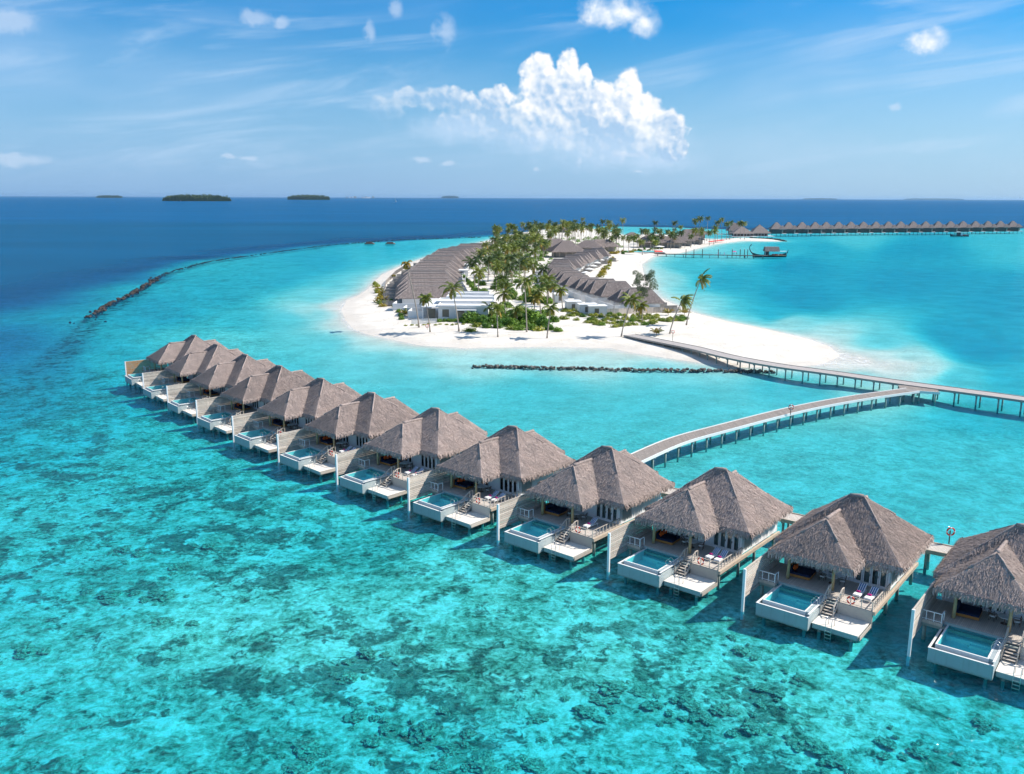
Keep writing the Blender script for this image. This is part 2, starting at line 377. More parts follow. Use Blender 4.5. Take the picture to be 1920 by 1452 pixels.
# ------------------------------------------------------------------ mesh helper
class MB:
    def __init__(s): s.v = []; s.f = []; s.old = None
    def quad(s, a, b, c, d): i = len(s.v); s.v += [tuple(a), tuple(b), tuple(c), tuple(d)]; s.f.append((i, i+1, i+2, i+3)); return s
    def tri(s, a, b, c): i = len(s.v); s.v += [tuple(a), tuple(b), tuple(c)]; s.f.append((i, i+1, i+2)); return s
    def hexa(s, P):
        i = len(s.v); s.v += [tuple(p) for p in P]
        s.f += [(i,i+3,i+2,i+1),(i+4,i+5,i+6,i+7),(i,i+1,i+5,i+4),(i+1,i+2,i+6,i+5),(i+2,i+3,i+7,i+6),(i+3,i,i+4,i+7)]; return s
    def box(s, x0, x1, y0, y1, z0, z1):
        return s.hexa([(x0,y0,z0),(x1,y0,z0),(x1,y1,z0),(x0,y1,z0),(x0,y0,z1),(x1,y0,z1),(x1,y1,z1),(x0,y1,z1)])
    def beam(s, p0, p1, w, h=None, up=(0,0,1)):
        h = h or w; p0 = Vector(p0); p1 = Vector(p1); d = (p1-p0).normalized(); u = Vector(up)
        if abs(d.dot(u)) > .98: u = Vector((0,1,0))
        r = d.cross(u).normalized(); u = r.cross(d).normalized(); r = r*w/2; u = u*h/2
        return s.hexa([p0-r-u, p0+r-u, p1+r-u, p1-r-u, p0-r+u, p0+r+u, p1+r+u, p1-r+u])
    def tube(s, pts, rads, n=8, cap=True):
        pts = [Vector(p) for p in pts]
        if not hasattr(rads, '__len__'): rads = [rads]*len(pts)
        i0 = len(s.v); prev = None
        for k, p in enumerate(pts):
            d = (pts[min(k+1, len(pts)-1)] - pts[max(k-1, 0)]).normalized()
            u = Vector((1,0,0)) if abs(d.x) < .9 else Vector((0,1,0))
            if prev is not None: u = prev
            r = (u - d*u.dot(d)).normalized(); prev = r; q = d.cross(r)
            for j in range(n):
                a = 2*PI*j/n; s.v.append(tuple(p + (r*math.cos(a) + q*math.sin(a))*rads[k]))
        for k in range(len(pts)-1):
            for j in range(n):
                a = i0+k*n+j; b = i0+k*n+(j+1)%n; s.f.append((a, b, b+n, a+n))
        if cap:
            s.f.append(tuple(i0+j for j in range(n))[::-1]); s.f.append(tuple(i0+(len(pts)-1)*n+j for j in range(n)))
        return s
    def mesh(s, name, m, smooth=False):
        me = bpy.data.meshes.new(name); me.from_pydata(s.v, [], s.f)
        if m: me.materials.append(M[m])
        if smooth: me.polygons.foreach_set('use_smooth', [True]*len(me.polygons))
        if s.old is not None:
            a = me.attributes.new('old', 'FLOAT', 'POINT'); a.data.foreach_set('value', s.old)
        me.update(); return me
    def build(s, name, m, parent=None, smooth=False, kind=None):
        return inst(name, s.mesh(name, m, smooth), parent, kind)
def inst(name, me, parent=None, kind=None, loc=None, rz=0, scale=None):
    o = bpy.data.objects.new(name, me); C.objects.link(o)
    if parent: o.parent = parent
    if kind: o['kind'] = kind
    if loc is not None: o.location = loc
    if rz: o.rotation_euler.z = rz
    if scale is not None: o.scale = scale if hasattr(scale, '__len__') else (scale,)*3
    return o
def tag(o, label=None, cat=None, group=None, kind=None):
    if label: o['label'] = label
    if cat: o['category'] = cat
    if group: o['group'] = group
    if kind: o['kind'] = kind
    return o
def empty(name, loc=(0,0,0), rz=0, label=None, cat=None, group=None):
    o = bpy.data.objects.new(name, None); C.objects.link(o); o.location = loc; o.rotation_euler.z = rz
    o.empty_display_size = .2
    return tag(o, label, cat, group)
KIDS = {}
def kids(o):
    return [c for c in bpy.data.objects if c.parent == o]
def copy_tree(tree, parent=None):
    o, ch = tree; c = o.copy(); C.objects.link(c); c.parent = parent
    for t in ch: copy_tree(t, c)
    return c
def tree_of(o): return (o, [tree_of(c) for c in kids(o)])

# ------------------------------------------------------------------ terrain: bathymetry and island
def w2(pts, z=0): return np.array([at(x, y, z)[:2] for x, y in pts])
SHORE = w2([(912,452),(849,468),(797,483),(753,498),(716,515),(700,530),(690,542),(672,554),(650,564),(640,581),(647,600),(662,617),(689,627),(728,635),(787,648),(870,653),(1020,650),
  (1147,653),(1189,662),(1252,672),(1314,681),(1380,689),(1460,690),(1540,684),(1576,668),(1556,650),(1516,636),(1437,617),(1358,601),(1300,586),(1262,570),(1232,556),(1218,535),(1207,512),(1204,496),
  (1222,483),(1243,478),(1277,474.5),(1306,467),(1337,459),(1389,452),(1440,453),(1468,453),(1447,449),(1389,446),(1347,449),(1300,447),(1262,441),(1215,438),(1190,443),(1168,441),(1120,430),(1090,427),(1040,428),(1000,433),(950,441)])
REEF = w2([(-400,900),(-50,790),(20,745),(65,700),(100,668),(145,622),(170,592),(225,560),(280,530),(310,512),(400,489),(500,474.5),(600,461),(665,455),(750,449),(900,443),(1000,434),(1090,424),(1200,424),(1300,427),(1400,430),(1600,428),(1920,427),(2300,428),(2600,500),(2800,1450),(-700,1450)])
def sdist(X, Y, poly):
    """distance to polygon edge, positive inside"""
    D = np.full(X.shape, 1e9); ins = np.zeros(X.shape, bool); n = len(poly)
    for i in range(n):
        a = poly[i]; b = poly[(i+1) % n]; e = b-a; L2 = e@e
        t = np.clip(((X-a[0])*e[0] + (Y-a[1])*e[1])/L2, 0, 1)
        D = np.minimum(D, np.hypot(X-a[0]-t*e[0], Y-a[1]-t*e[1]))
        c = (a[1] > Y) != (b[1] > Y)
        with np.errstate(divide='ignore', invalid='ignore'):
            xi = (b[0]-a[0])*(Y-a[1])/(b[1]-a[1]) + a[0]
        ins ^= c & (X < xi)
    return np.where(ins, D, -D)
def fbm(X, Y, s, o=4, seed=0):
    r = np.random.default_rng(seed); out = 0; amp = 1; tot = 0
    for k in range(o):
        N = 64; tab = r.random((N, N)); x = X/s; y = Y/s
        xi = np.floor(x).astype(int); yi = np.floor(y).astype(int); fx = x-xi; fy = y-yi
        fx = fx*fx*(3-2*fx); fy = fy*fy*(3-2*fy)
        g0 = tab[xi % N, yi % N]*(1-fx) + tab[(xi+1) % N, yi % N]*fx
        g1 = tab[xi % N, (yi+1) % N]*(1-fx) + tab[(xi+1) % N, (yi+1) % N]*fx
        out = out + amp*(g0*(1-fy)+g1*fy); tot += amp; amp *= .5; s = s/2.03
    return out/tot
CTRL = np.array([(100,1400,4.3),(600,1400,4.3),(1200,1400,4.1),(1900,1400,4.2),(600,1150,3.0),(900,1050,3.0),(100,1000,4.1),(300,850,4.2),(100,800,5.5),(30,760,8),(1000,1200,3.0),(1500,1300,3.3),(1900,1200,3.9),(700,1000,3.9),(450,820,4.0),
 (200,680,5.5),(350,630,3.8),(400,560,5.5),(300,590,6.5),(500,520,5.2),(600,490,5.5),(750,470,4.6),(660,530,3.2),(540,600,3.2),(860,458,3.5),(700,490,4),(600,560,2.4),(450,600,4.2),
 (120,690,8),(1350,520,5.5),(1500,560,7),(1700,520,7),(1900,560,7),(1500,490,7),(1700,475,6.5),(1480,468,4.5),(1800,620,6.5),(1900,700,5),(1650,640,2.6),(1840,650,7.0),(1600,446,3.2),(1900,446,3.6),(1300,500,3.4),(1300,560,2.2),(1250,520,1.8),(1400,600,2.8),(1450,585,5),
 (1380,470,2.6),(1550,470,5.5),(1300,740,2.9),(1200,780,3.0),(1000,740,3.0),(800,740,2.9),(1500,850,3.1),(1800,850,3.4),(1500,720,3.8),(1850,770,4.6),(1750,900,3.2),(1620,676,.12),(1590,686,.35),(1690,676,.35),(620,577,.7),(575,582,1.5),(640,608,1.2),(700,640,1.3),(1480,600,1.6),(1560,625,1.2),(1660,682,.25),(1700,686,.45),(1740,690,.9),(1800,702,3.2),(1600,704,1.8),(1650,664,.7),(1700,668,1.2),(900,675,1.3),(1100,672,1.0),(700,680,2.6),(600,640,3.0),(600,590,2.3),(1300,700,2.2),
 (500,680,3.2),(420,640,3.0),(1180,435,3),(1250,436,3),(1380,440,3.2)])
def bathy(X, Y):
    f = Y*CP + H*SP; u = 960 + F*X/f; v = 726 + F*(H*CP - Y*SP)/f     # a smooth map of the plane, used only to interpolate
    v = np.clip(v, 380, 4000)
    num = 0; den = 0
    for cx, cy, d in CTRL:
        sc_ = 60 if cy < 700 else 130
        w = 1/(((u-cx)/2.2)**2 + ((v-cy))**2*1.4 + 40)**2.1
        num = num + w*d; den = den + w
    dep = num/den
    sh = -sdist(X, Y, SHORE)                 # positive in the water
    dep = dep*(1-np.exp(-np.clip(sh, 0, None)/(5+fbm(X, Y, 40, 3, 5)*9)))
    dep = dep*(.86+.28*fbm(X*.5, Y, 60, 4, 3))
    rs = -sdist(X, Y, REEF)                  # positive beyond the reef
    rs = rs + (fbm(X, Y, 45, 4, 9)-.5)*50
    w = np.clip((rs+8)/np.interp(Y, [120, 260, 500], [170, 130, 90]), 0, 1); w = w*w*(3-2*w)
    dep = dep*(1-w) + 48*w
    return np.maximum(dep, 0), sh, rs
def grid(name, nu, nv, y0, y1, half, hw, matn, fn, kind='structure', center=0.0):
    yy = y0*(y1/y0)**np.linspace(0, 1, nv); uu = np.linspace(-1, 1, nu)
    U, Yg = np.meshgrid(uu, yy); X = U*(half + hw*Yg) + center; Yg = Yg.copy()
    Z, attrs = fn(X, Yg)
    V = np.stack([X, Yg, Z], -1).reshape(-1, 3)
    idx = np.arange(nu*nv).reshape(nv, nu)
    Fc = np.stack([idx[:-1,:-1], idx[:-1,1:], idx[1:,1:], idx[1:,:-1]], -1).reshape(-1, 4)
    me = bpy.data.meshes.new(name)
    me.vertices.add(len(V)); me.vertices.foreach_set('co', V.astype(np.float32).ravel())
    me.loops.add(Fc.size); me.loops.foreach_set('vertex_index', Fc.astype(np.int32).ravel())
    me.polygons.add(len(Fc)); me.polygons.foreach_set('loop_start', np.arange(0, Fc.size, 4, dtype=np.int32)); me.polygons.foreach_set('loop_total', np.full(len(Fc), 4, np.int32))
    me.polygons.foreach_set('use_smooth', [True]*len(Fc))
    for k, a in attrs.items():
        at_ = me.attributes.new(k, 'FLOAT', 'POINT'); at_.data.foreach_set('value', a.astype(np.float32).ravel())
    me.materials.append(M[matn]); me.update(calc_edges=True)
    return inst(name, me, None, kind)
def ground_z(X, Y):
    dep, sh, rs = bathy(X, Y)
    ins = np.clip(-sh, 0, None)
    dry = 1.25*(1-np.exp(-ins/14)) + (fbm(X, Y, 12, 3, 21)-.5)*.22*np.clip(ins/10, 0, 1)
    z = np.where(sh < 0, dry, -.26*np.clip(dep, 0, 9.5)-.02)
    return z, dep, sh, rs
WALL = w2([(30,800),(62,745),(58,705),(66,690),(100,661),(145,622),(168,594),(197,576),(225,561),(260,545),(280,531),(310,513),(350,501),(400,489),(500,475),(600,461.5),(665,455.5),(750,449.5),(900,444.5)])
def bedfn(X, Y):
    z, dep, sh, rs = ground_z(X, Y)
    f = Y*CP + H*SP; v = 726 + F*(H*CP - Y*SP)/f; u = 960 + F*X/f
    # reef flat: everything on the near/left side of the villas
    line = 660 + np.clip(u-200, 0, None)*.37                  # falls to the right, along the villa row
    reef = np.clip((v-line+70+(fbm(X, Y, 18, 3, 61)-.5)*90)/110, 0, 1)
    left = np.clip((95-sdist(X, Y, REEF)+(fbm(X, Y, 35, 4, 12)-.5)*60)/70, 0, 1)*np.clip((940-u)/300, 0, 1)*np.clip((v-440)/60, 0, 1)
    left = left*left*(3-2*left)*np.clip(sh/30, 0, 1)
    reef = np.maximum(reef, left*.6)
    inner = np.clip((v-700)/120, 0, 1)*.42
    reef = np.clip(np.maximum(reef, inner*(sh > 25)), 0, 1)*(sh > 3)
    coral = reef*np.clip((v-line-30)/150, 0, 1)*np.clip(.55+1.1*fbm(X, Y, 40, 3, 31)-.35*(u > 600)*(v < 1150), 0, 1)
    n = fbm(X, Y, 7, 5, 77)-.5
    z = z + reef*n*.55*np.clip((v-600)/300, 0, 1)*np.clip(dep/2, 0, 1)
    z = np.where((sh > 0), np.minimum(z, -.02-.02*np.clip(sh, 0, 5)), z)
    dw = np.full(X.shape, 1e9)
    for a, b in zip(WALL[:-1], WALL[1:]):
        e = b-a; t = np.clip(((X-a[0])*e[0]+(Y-a[1])*e[1])/(e@e), 0, 1); dw = np.minimum(dw, np.hypot(X-a[0]-t*e[0], Y-a[1]-t*e[1]))
    wd = np.interp(Y, [150, 230, 330, 700], [9, 7, 5, 4])
    wall = np.clip((wd-dw)/(wd*.6), 0, 1)*np.clip((Y-150)/90, .25, 1)
    return z, {'reef': reef, 'coral': coral, 'wall': wall}
grid('sea_bed', 620, 760, 24, 1500, 30, .78, 'sea_bed', bedfn)
def seafn(X, Y):
    dep, sh, rs = bathy(X, Y)
    return np.zeros_like(X), {'depth': dep}
grid('sea', 420, 700, 18, 90000, 60, 1.3, 'sea_water', seafn)
def gz(x, y):
    return float(ground_z(np.array([x]), np.array([y]))[0][0])
def gzs(P):
    P = np.array(P); return ground_z(P[:, 0], P[:, 1])[0]

# ------------------------------------------------------------------ thatched roofs
def strands(mb, poly, dens, ln, wd, lift=.10, rs=None):
    """scatter drooping strand blades over a planar roof face; poly is a list of points, first edge is the eave"""
    rs = rs or random
    P = [Vector(p) for p in poly]; n = None
    n = (P[1]-P[0]).cross(P[2]-P[0]).normalized()
    if n.z < 0: n = -n
    down = Vector((0,0,-1)) - n*(Vector((0,0,-1)).dot(n)); down.normalize(); side = down.cross(n).normalized()
    for k in range(1, len(P)-1):
        a, b, c = P[0], P[k], P[k+1]; area = (b-a).cross(c-a).length/2
        for _ in range(int(area*dens)):
            u, v = rs.random(), rs.random()
            if u+v > 1: u, v = 1-u, 1-v
            p = a+(b-a)*u+(c-a)*v
            L = ln*rs.uniform(.6, 1.3); w = wd*rs.uniform(.5, 1.2)
            dd = (down + side*rs.uniform(-.35, .35)).normalized(); ss_ = side*w/2
            top = p + n*.02; bot = p + dd*L + n*(lift*rs.uniform(.3, 1.4))
            mb.quad(top-ss_, top+ss_, bot+ss_*.5, bot-ss_*.5)
def fringe(mb, a, b, out, dens=9, ln=.5):
    a = Vector(a); b = Vector(b); L = (b-a).length; d = (b-a).normalized(); o = Vector(out)
    for i in range(int(L*dens)):
        for layer in range(2):
            p = a + d*random.random()*L + o*(.02+.16*layer*random.random()) + Vector((0,0,.16-.12*layer+random.uniform(-.05,.05)))
            l = ln*random.uniform(.45, 1.25); w = random.uniform(.05, .13)
            q = p + Vector((0,0,-l)) + o*random.uniform(-.05, .25) + d*random.uniform(-.12, .12)
            mb.quad(p-d*w, p+d*w, q+d*w*.4, q-d*w*.4)
def hip(x0, x1, y0, y1, ze, ra, rb, zr):
    """faces of a hipped roof; ra, rb are the two ends (x, y) of the ridge; front, right, back, left"""
    A = (x0,y0,ze); B = (x1,y0,ze); Cc = (x1,y1,ze); D = (x0,y1,ze); E_ = (*ra, zr); F_ = (*rb, zr)
    return A, B, Cc, D, E_, F_
ROOFS = {}
def villa_roof_meshes():
    th = .28
    base = MB(); cover = MB(); fr = MB(); caps = MB()
    def slab(mb, poly):
        P = [Vector(p) for p in poly]
        up = [p for p in P]; lo = [p - Vector((0,0,th)) for p in P]
        i = len(mb.v); n = len(P); mb.v += [tuple(p) for p in up] + [tuple(p) for p in lo]
        mb.f.append(tuple(range(i, i+n))); mb.f.append(tuple(range(i+n, i+2*n))[::-1])
        for k in range(n): mb.f.append((i+k, i+(k+1) % n + 0, i+n+(k+1) % n, i+n+k)[::-1])
    # main roof
    ze = 5.12
    A, B, Cc, D, E_, F_ = hip(-.25, 12.45, 8.0, 19.1, ze, (5.35, 13.2), (6.7, 13.6), 9.75)
    faces = [(A, B, F_, E_), (B, Cc, F_), (Cc, D, E_, F_), (D, A, E_)]
    # front roof over the terrace
    z2 = 8.35
    a, b, c_, d, e, f = hip(.55, 8.85, 4.55, 14.0, ze+.02, (4.7, 8.4), (4.9, 13.0), z2)
    k = .0
    faces2 = [(a, b, e), (b, (8.85, 8.6, ze+.02), f, e), ((.55, 8.6, ze+.02), a, e, f)]
    # rear entrance roof
    z3 = 8.25
    faces3 = [((8.5,21.6,ze+.01), (2.9,21.6,ze+.01), (5.6,18.3,z3)), ((8.5,18.6,ze+.01), (8.5,21.6,ze+.01), (5.6,18.3,z3), (5.8,14.6,z3)), ((2.9,21.6,ze+.01), (2.9,18.6,ze+.01), (5.8,14.6,z3), (5.6,18.3,z3))]
    for fc in faces + faces2 + faces3:
        slab(base, fc); strands(cover, fc, 56, .40, .085, .08)
        strands(cover, fc, 5, .6, .07, .20)
    for p, q, o in [((-.25,8.0,ze),(12.45,8.0,ze),(0,-1,0)), ((12.45,8.0,ze),(12.45,19.1,ze),(1,0,0)), ((12.45,19.1,ze),(-.25,19.1,ze),(0,1,0)), ((-.25,19.1,ze),(-.25,8,ze),(-1,0,0)),
                    ((.55,4.55,ze),(8.85,4.55,ze),(0,-1,0)), ((8.85,4.55,ze),(8.85,8.0,ze),(1,0,0)), ((.55,8.0,ze),(.55,4.55,ze),(-1,0,0)), ((2.9,21.6,ze),(8.5,21.6,ze),(0,1,0)), ((8.5,19,ze),(8.5,21.6,ze),(1,0,0))]:
        fringe(fr, p, q, o, 16, .55)
    # rolled ridges
    def cap(p, q, r=.16):
        p = Vector(p); q = Vector(q); n = max(3, int((q-p).length/.5)); pts = [p+(q-p)*i/n+Vector((0,0,random.uniform(-.02,.05))) for i in range(n+1)]
        caps.tube(pts, [r*random.uniform(.8,1.15) for _ in pts], 7)
    cap(E_, F_, .24)
    cap(e, f, .2)
    cap((5.8,14.6,z3), (5.6,18.3,z3), .18)
    for p, q in [(A,E_),(B,F_),(Cc,F_),(D,E_),(a,e),(b,e)]:
        cap(Vector(p).lerp(Vector(q), .55), q, .10)
    return base.mesh('roof','thatch'), cover.mesh('thatch_cover','thatch'), fr.mesh('eave_fringe','thatch'), caps.mesh('ridge_roll','thatch', True)

# ------------------------------------------------------------------ overwater villa
def make_villa():
    v = empty('overwater_villa')
    rb, rc, rf, rcap = villa_roof_meshes()
    r = inst('roof', rb, v); inst('thatch_cover', rc, r, 'stuff'); inst('eave_fringe', rf, r, 'stuff'); inst('ridge_roll', rcap, r)
    # house
    m = MB()
    m.box(2.9, 7.6, 9.0, 9.15, 2.25, 5.0)          # front wall beside the doors is cut below
    m = MB()
    zt = 5.25
    m.box(.5, 3.3, 9.0, 9.2, 2.2, zt); m.box(5.9, 7.75, 9.0, 9.2, 2.2, zt); m.box(10.95, 11.2, 9.0, 9.2, 2.2, zt)
    m.box(3.3, 5.9, 9.0, 9.2, 4.5, zt); m.box(7.75, 10.95, 9.0, 9.2, 4.55, zt)
    m.box(3.3, 5.9, 9.0, 9.2, 2.2, 2.3); m.box(7.75, 10.95, 9.0, 9.2, 2.2, 2.3)
    m.box(11.0, 11.2, 9.2, 9.6, 2.2, zt); m.box(11.0, 11.2, 11.6, 18.2, 2.2, zt)
    m.box(.5, .7, 9.2, 18.2, 2.2, zt); m.box(.7, 11.0, 18.0, 18.2, 2.2, zt)
    m.box(11.0, 11.2, 9.6, 11.6, 2.2, 2.35)
    m.box(.7, 11.0, 9.2, 18.0, 2.05, 2.22)
    m.build('house_wall', 'white_paint', v)
    p = MB(); p.box(11.03, 11.12, 9.6, 11.6, 2.35, zt); p.build('side_window', 'curtain', v)
    dm = MB(); w = .76                                # one door leaf: frame and handle, pane behind
    dm.box(0, .13, 0, .06, 0, 2.2); dm.box(w-.13, w, 0, .06, 0, 2.2); dm.box(.13, w-.13, 0, .06, 0, .22); dm.box(.13, w-.13, 0, .06, 2.08, 2.2)
    dmesh = dm.mesh('french_door', 'white_paint')
    pm = MB(); pm.box(.13, w-.13, .02, .04, .22, 2.08); pmesh = pm.mesh('pane', 'glass')
    hm = MB(); hm.box(w-.1, w-.05, -.05, 0, .95, 1.15); hmesh = hm.mesh('handle', 'dark_wood')
    for i in range(4):
        d = inst('french_door', dmesh, v, loc=(7.79+i*.79, 8.97, 2.3)); inst('pane', pmesh, d)
        if i in (1, 2): inst('handle', hmesh, d)
    for i in range(3):
        d = inst('french_door', dmesh, v, loc=(3.42+i*.82, 8.97, 2.3)); inst('pane', pmesh, d)
    for x0, x1 in ((3.35, 4.45), (4.85, 5.85), (7.8, 9.1), (9.6, 10.9)):
        n = 8; cu = MB()
        for i in range(n):
            xa = x0+(x1-x0)*i/n; xb = x0+(x1-x0)*(i+1)/n; o = .07 if i % 2 else 0
            cu.quad((xa, 9.32+o, 2.3), (xb, 9.39-o, 2.3), (xb, 9.39-o, 4.55), (xa, 9.32+o, 4.55))
        cu.build('curtain', 'curtain', v)
    # decks
    d = MB(); d.box(-.45, 1.72, 3.6, 9.0, 1.9, 2.2); d.box(1.72, 6.78, 4.45, 9.0, 1.9, 2.2); d.box(6.78, 8.1, 4.35, 9.0, 1.9, 2.2); d.box(8.1, 11.3, 3.5, 9.0, 1.9, 2.2)
    d.build('main_deck', 'deck_boards', v)
    d = MB(); d.box(11.3, 11.52, 3.48, 18.4, 1.8, 2.16); d.box(11.2, 11.3, 9.0, 18.4, 1.85, 2.1); d.build('deck_beam', 'tan_wood', v)
    d = MB(); d.box(6.9, 11.1, .12, 3.42, .45, .92); d.build('lower_deck_edge', 'pool_concrete', v)
    ld = MB(); ld.box(6.86, 11.14, .08, 3.44, .92, .98); ld.build('lower_deck', 'lower_deck_boards', v)
    rw = MB(); rw.box(8.15, 11.28, 3.44, 3.5, .6, 2.16); rw.box(6.8, 8.1, 4.28, 4.35, .6, 2.16); rw.box(8.1, 8.16, 3.44, 4.35, .6, 2.16); rw.box(11.24, 11.3, .15, 3.44, .55, .92)
    rw.build('riser_wall', 'pale_wood', v)
    l2 = MB(); l2.box(6.78, 8.1, 3.44, 4.28, .84, .95); l2.build('stair_landing', 'lower_deck_boards', v)
    # pool
    t = MB()
    t.box(1.65, 6.78, -.7, -.58, .4, 1.7); t.box(1.65, 1.77, -.58, 4.4, .4, 1.7); t.box(6.66, 6.78, -.58, 4.4, .4, 1.7); t.box(1.77, 6.66, 4.3, 4.4, .4, 2.16)
    t.box(1.77, 6.66, -.58, 4.3, .4, .55)
    t.box(6.28, 6.66, -.1, 4.3, .55, 1.99)
    basin = t.build('pool', 'pool_concrete', v)
    c_ = MB(); c_.box(1.62, 6.81, -.73, -.55, 1.7, 1.735); c_.box(1.62, 1.80, -.55, 4.3, 1.7, 1.735); c_.box(6.62, 6.81, -.55, 4.3, 1.99, 2.02)
    c_.box(2.06, 6.28, -.18, -.04, .56, 1.99); c_.box(2.06, 2.2, -.04, 4.3, .56, 1.99)
    c_.box(6.14, 6.28, -.04, 4.3, .9, 2.0)
    c_.build('coping', 'white_render', basin)
    fl = MB(); fl.box(2.2, 6.14, -.04, 4.3, .56, .95); fl.box(2.2, 6.14, 3.4, 4.3, .95, 1.35); fl.box(4.2, 6.14, 3.0, 3.4, .95, 1.2); fl.build('pool_floor', 'pool_tile', basin)
    pw = MB(); pw.quad((2.2,-.04,1.955), (6.14,-.04,1.955), (6.14,4.3,1.955), (2.2,4.3,1.955)); pw.build('pool_water', 'pool_water', basin)
    tw = MB(); tw.quad((1.8,-.55,1.52), (6.62,-.55,1.52), (6.62,-.18,1.52), (1.8,-.18,1.52)); tw.quad((1.8,-.18,1.52), (2.06,-.18,1.52), (2.06,4.3,1.52), (1.8,4.3,1.52)); tw.build('overflow_trough', 'pool_water', basin)
    # piles
    pl = MB(); pl.tube([(0,0,-2.2), (0,0,0)], .17, 8); pme = pl.mesh('pile', 'pile_concrete', True)
    def pile(x, y, top): inst('pile', pme, v, loc=(x, y, top))
    for x in (.2, 4.0, 7.8, 11.1):
        for y in (8.6, 12.5, 17.6): pile(x, y, 1.98)
    pile(11.0, 4.2, 1.95); pile(.2, 4.2, 1.95)
    for x, y in ((2.2, .1), (6.2, .1), (2.2, 3.8), (7.4, .7), (10.4, .7), (10.4, 3.0)): pile(x, y, .47)
    dn = MB(); dn.box(.0, 11.2, 3.7, 3.9, 1.6, 1.88); dn.box(.1, 11.2, 8.5, 8.7, 1.6, 1.88); dn.box(.1, 11.2, 17.5, 17.7, 1.7, 2.04); dn.box(7.0, 10.9, .6, .8, .2, .44); dn.box(7.0, 10.9, 2.9, 3.1, .2, .44); dn.build('cross_beam', 'pile_concrete', v)
    # stairs
    st = MB()
    for x in (6.86, 8.02): st.beam((x, 4.36, 2.1), (x, 2.35, 1.0), .06, .24)
    stair = st.build('stair', 'pale_wood', v)
    tr = MB(); tr.box(6.9, 7.98, -.16, .16, -.03, .03); tme = tr.mesh('step', 'pale_wood')
    for i in range(6): inst('step', tme, stair, loc=(0, 4.15-i*.32, 2.02-i*.175))
    for x in (6.82, 8.06):
        hr = MB(); hr.beam((x, 4.42, 3.12), (x, 2.35, 2.02), .1, .07); hr.beam((x, 4.42, 2.2), (x, 4.42, 3.1), .09); hr.beam((x, 3.4, 1.6), (x, 3.4, 2.55), .07); hr.beam((x, 2.38, .98), (x, 2.38, 2.02), .09)
        hr.beam((x, 4.42, 3.12), (x, 5.0, 3.12), .1, .07); hr.beam((x, 4.97, 2.2), (x, 4.97, 3.1), .08)
        hr.build('handrail', 'pale_wood', v)
    # rails round the sun deck
    def rail(pts, h, n, name, mt, w=.08, mid=True):
        a = Vector(pts[0]); b = Vector(pts[1])
        rm = MB(); rm.beam(a+Vector((0,0,h)), b+Vector((0,0,h)), .09, .06)
        if mid: rm.beam(a+Vector((0,0,.12)), b+Vector((0,0,.12)), .05, .05)
        ro = rm.build(name, mt, v)
        po = MB(); po.box(-w/2, w/2, -w/2, w/2, 0, h-.03); pm_ = po.mesh('rail_post', mt)
        for i in range(n+1): inst('rail_post', pm_, ro, loc=a.lerp(b, i/n))
        return ro
    rail(((8.2, 3.56, 2.2), (11.24, 3.56, 2.2)), .85, 3, 'deck_rail', 'pale_wood')
    rail(((11.24, 3.62, 2.2), (11.24, 8.9, 2.2)), .85, 8, 'deck_rail', 'pale_wood')
    rail(((-.3, 3.68, 2.2), (1.65, 3.68, 2.2)), .9, 3, 'side_rail', 'white_paint', .07)
    rail(((1.66, 3.72, 2.2), (1.66, 4.55, 2.2)), .9, 1, 'side_rail', 'white_paint', .07, mid=False)
    # terrace posts
    for x, y in ((2.25, 5.6), (6.75, 5.65)):
        po = MB(); po.tube([(x,y,2.2), (x+.02,y,3.6), (x,y,5.05)], [.17,.155,.15], 10); po.build('terrace_post', 'post_wood', v, True)
    # pool ladder at the lower deck and the steel grab rails
    la = MB()
    for x in (8.2, 8.75):
        la.tube([(x,.75,.98), (x,.72,1.7), (x,.5,1.92), (x,.1,1.9), (x,-.08,1.6), (x,-.1,.9), (x,-.12,-.9)], .028, 6)
    lad = la.build('ladder', 'steel', v, True)
    rg = MB(); rg.box(8.2, 8.75, -.17, -.05, -.02, .02); rme = rg.mesh('rung', 'steel')
    for z in (-.35, 0.0, .35, .7): inst('rung', rme, lad, loc=(0, 0, z))
    gr = MB()
    for y in (1.7, 2.3): gr.tube([(6.72,y,1.75), (6.72,y,2.5), (6.35,y,2.7), (6.1,y,2.4), (6.1,y,1.95)], .022, 6)
    gr.build('grab_rail', 'steel', v, True)
    # privacy wall with its pale post and slats
    pwm = MB(); pwm.box(-.13, .13, -.1, .12, -1.2, 4.5); pw_ = pwm.build('privacy_wall', 'white_paint', v)
    bt = MB()
    for y in (2.6, 5.2, 7.8): bt.box(-.09, -.03, y-.04, y+.04, 1.35, 4.46)
    bt.box(-.1, .04, .12, 9.0, 4.44, 4.5); bt.build('wall_frame', 'pale_wood', pw_)
    sl = MB(); sl.box(-.03, .02, .12, 9.0, -.092, .092); sme = sl.mesh('slat', 'pale_wood')
    for i in range(13): inst('slat', sme, pw_, loc=(random.uniform(-.012,.012), 0, 1.46+i*.238))
    # back door path to the boardwalk
    en = MB(); en.box(4.4, 7.0, 18.2, 22.3, 2.02, 2.19); en.build('entrance_bridge', 'deck_boards', v)
    return v

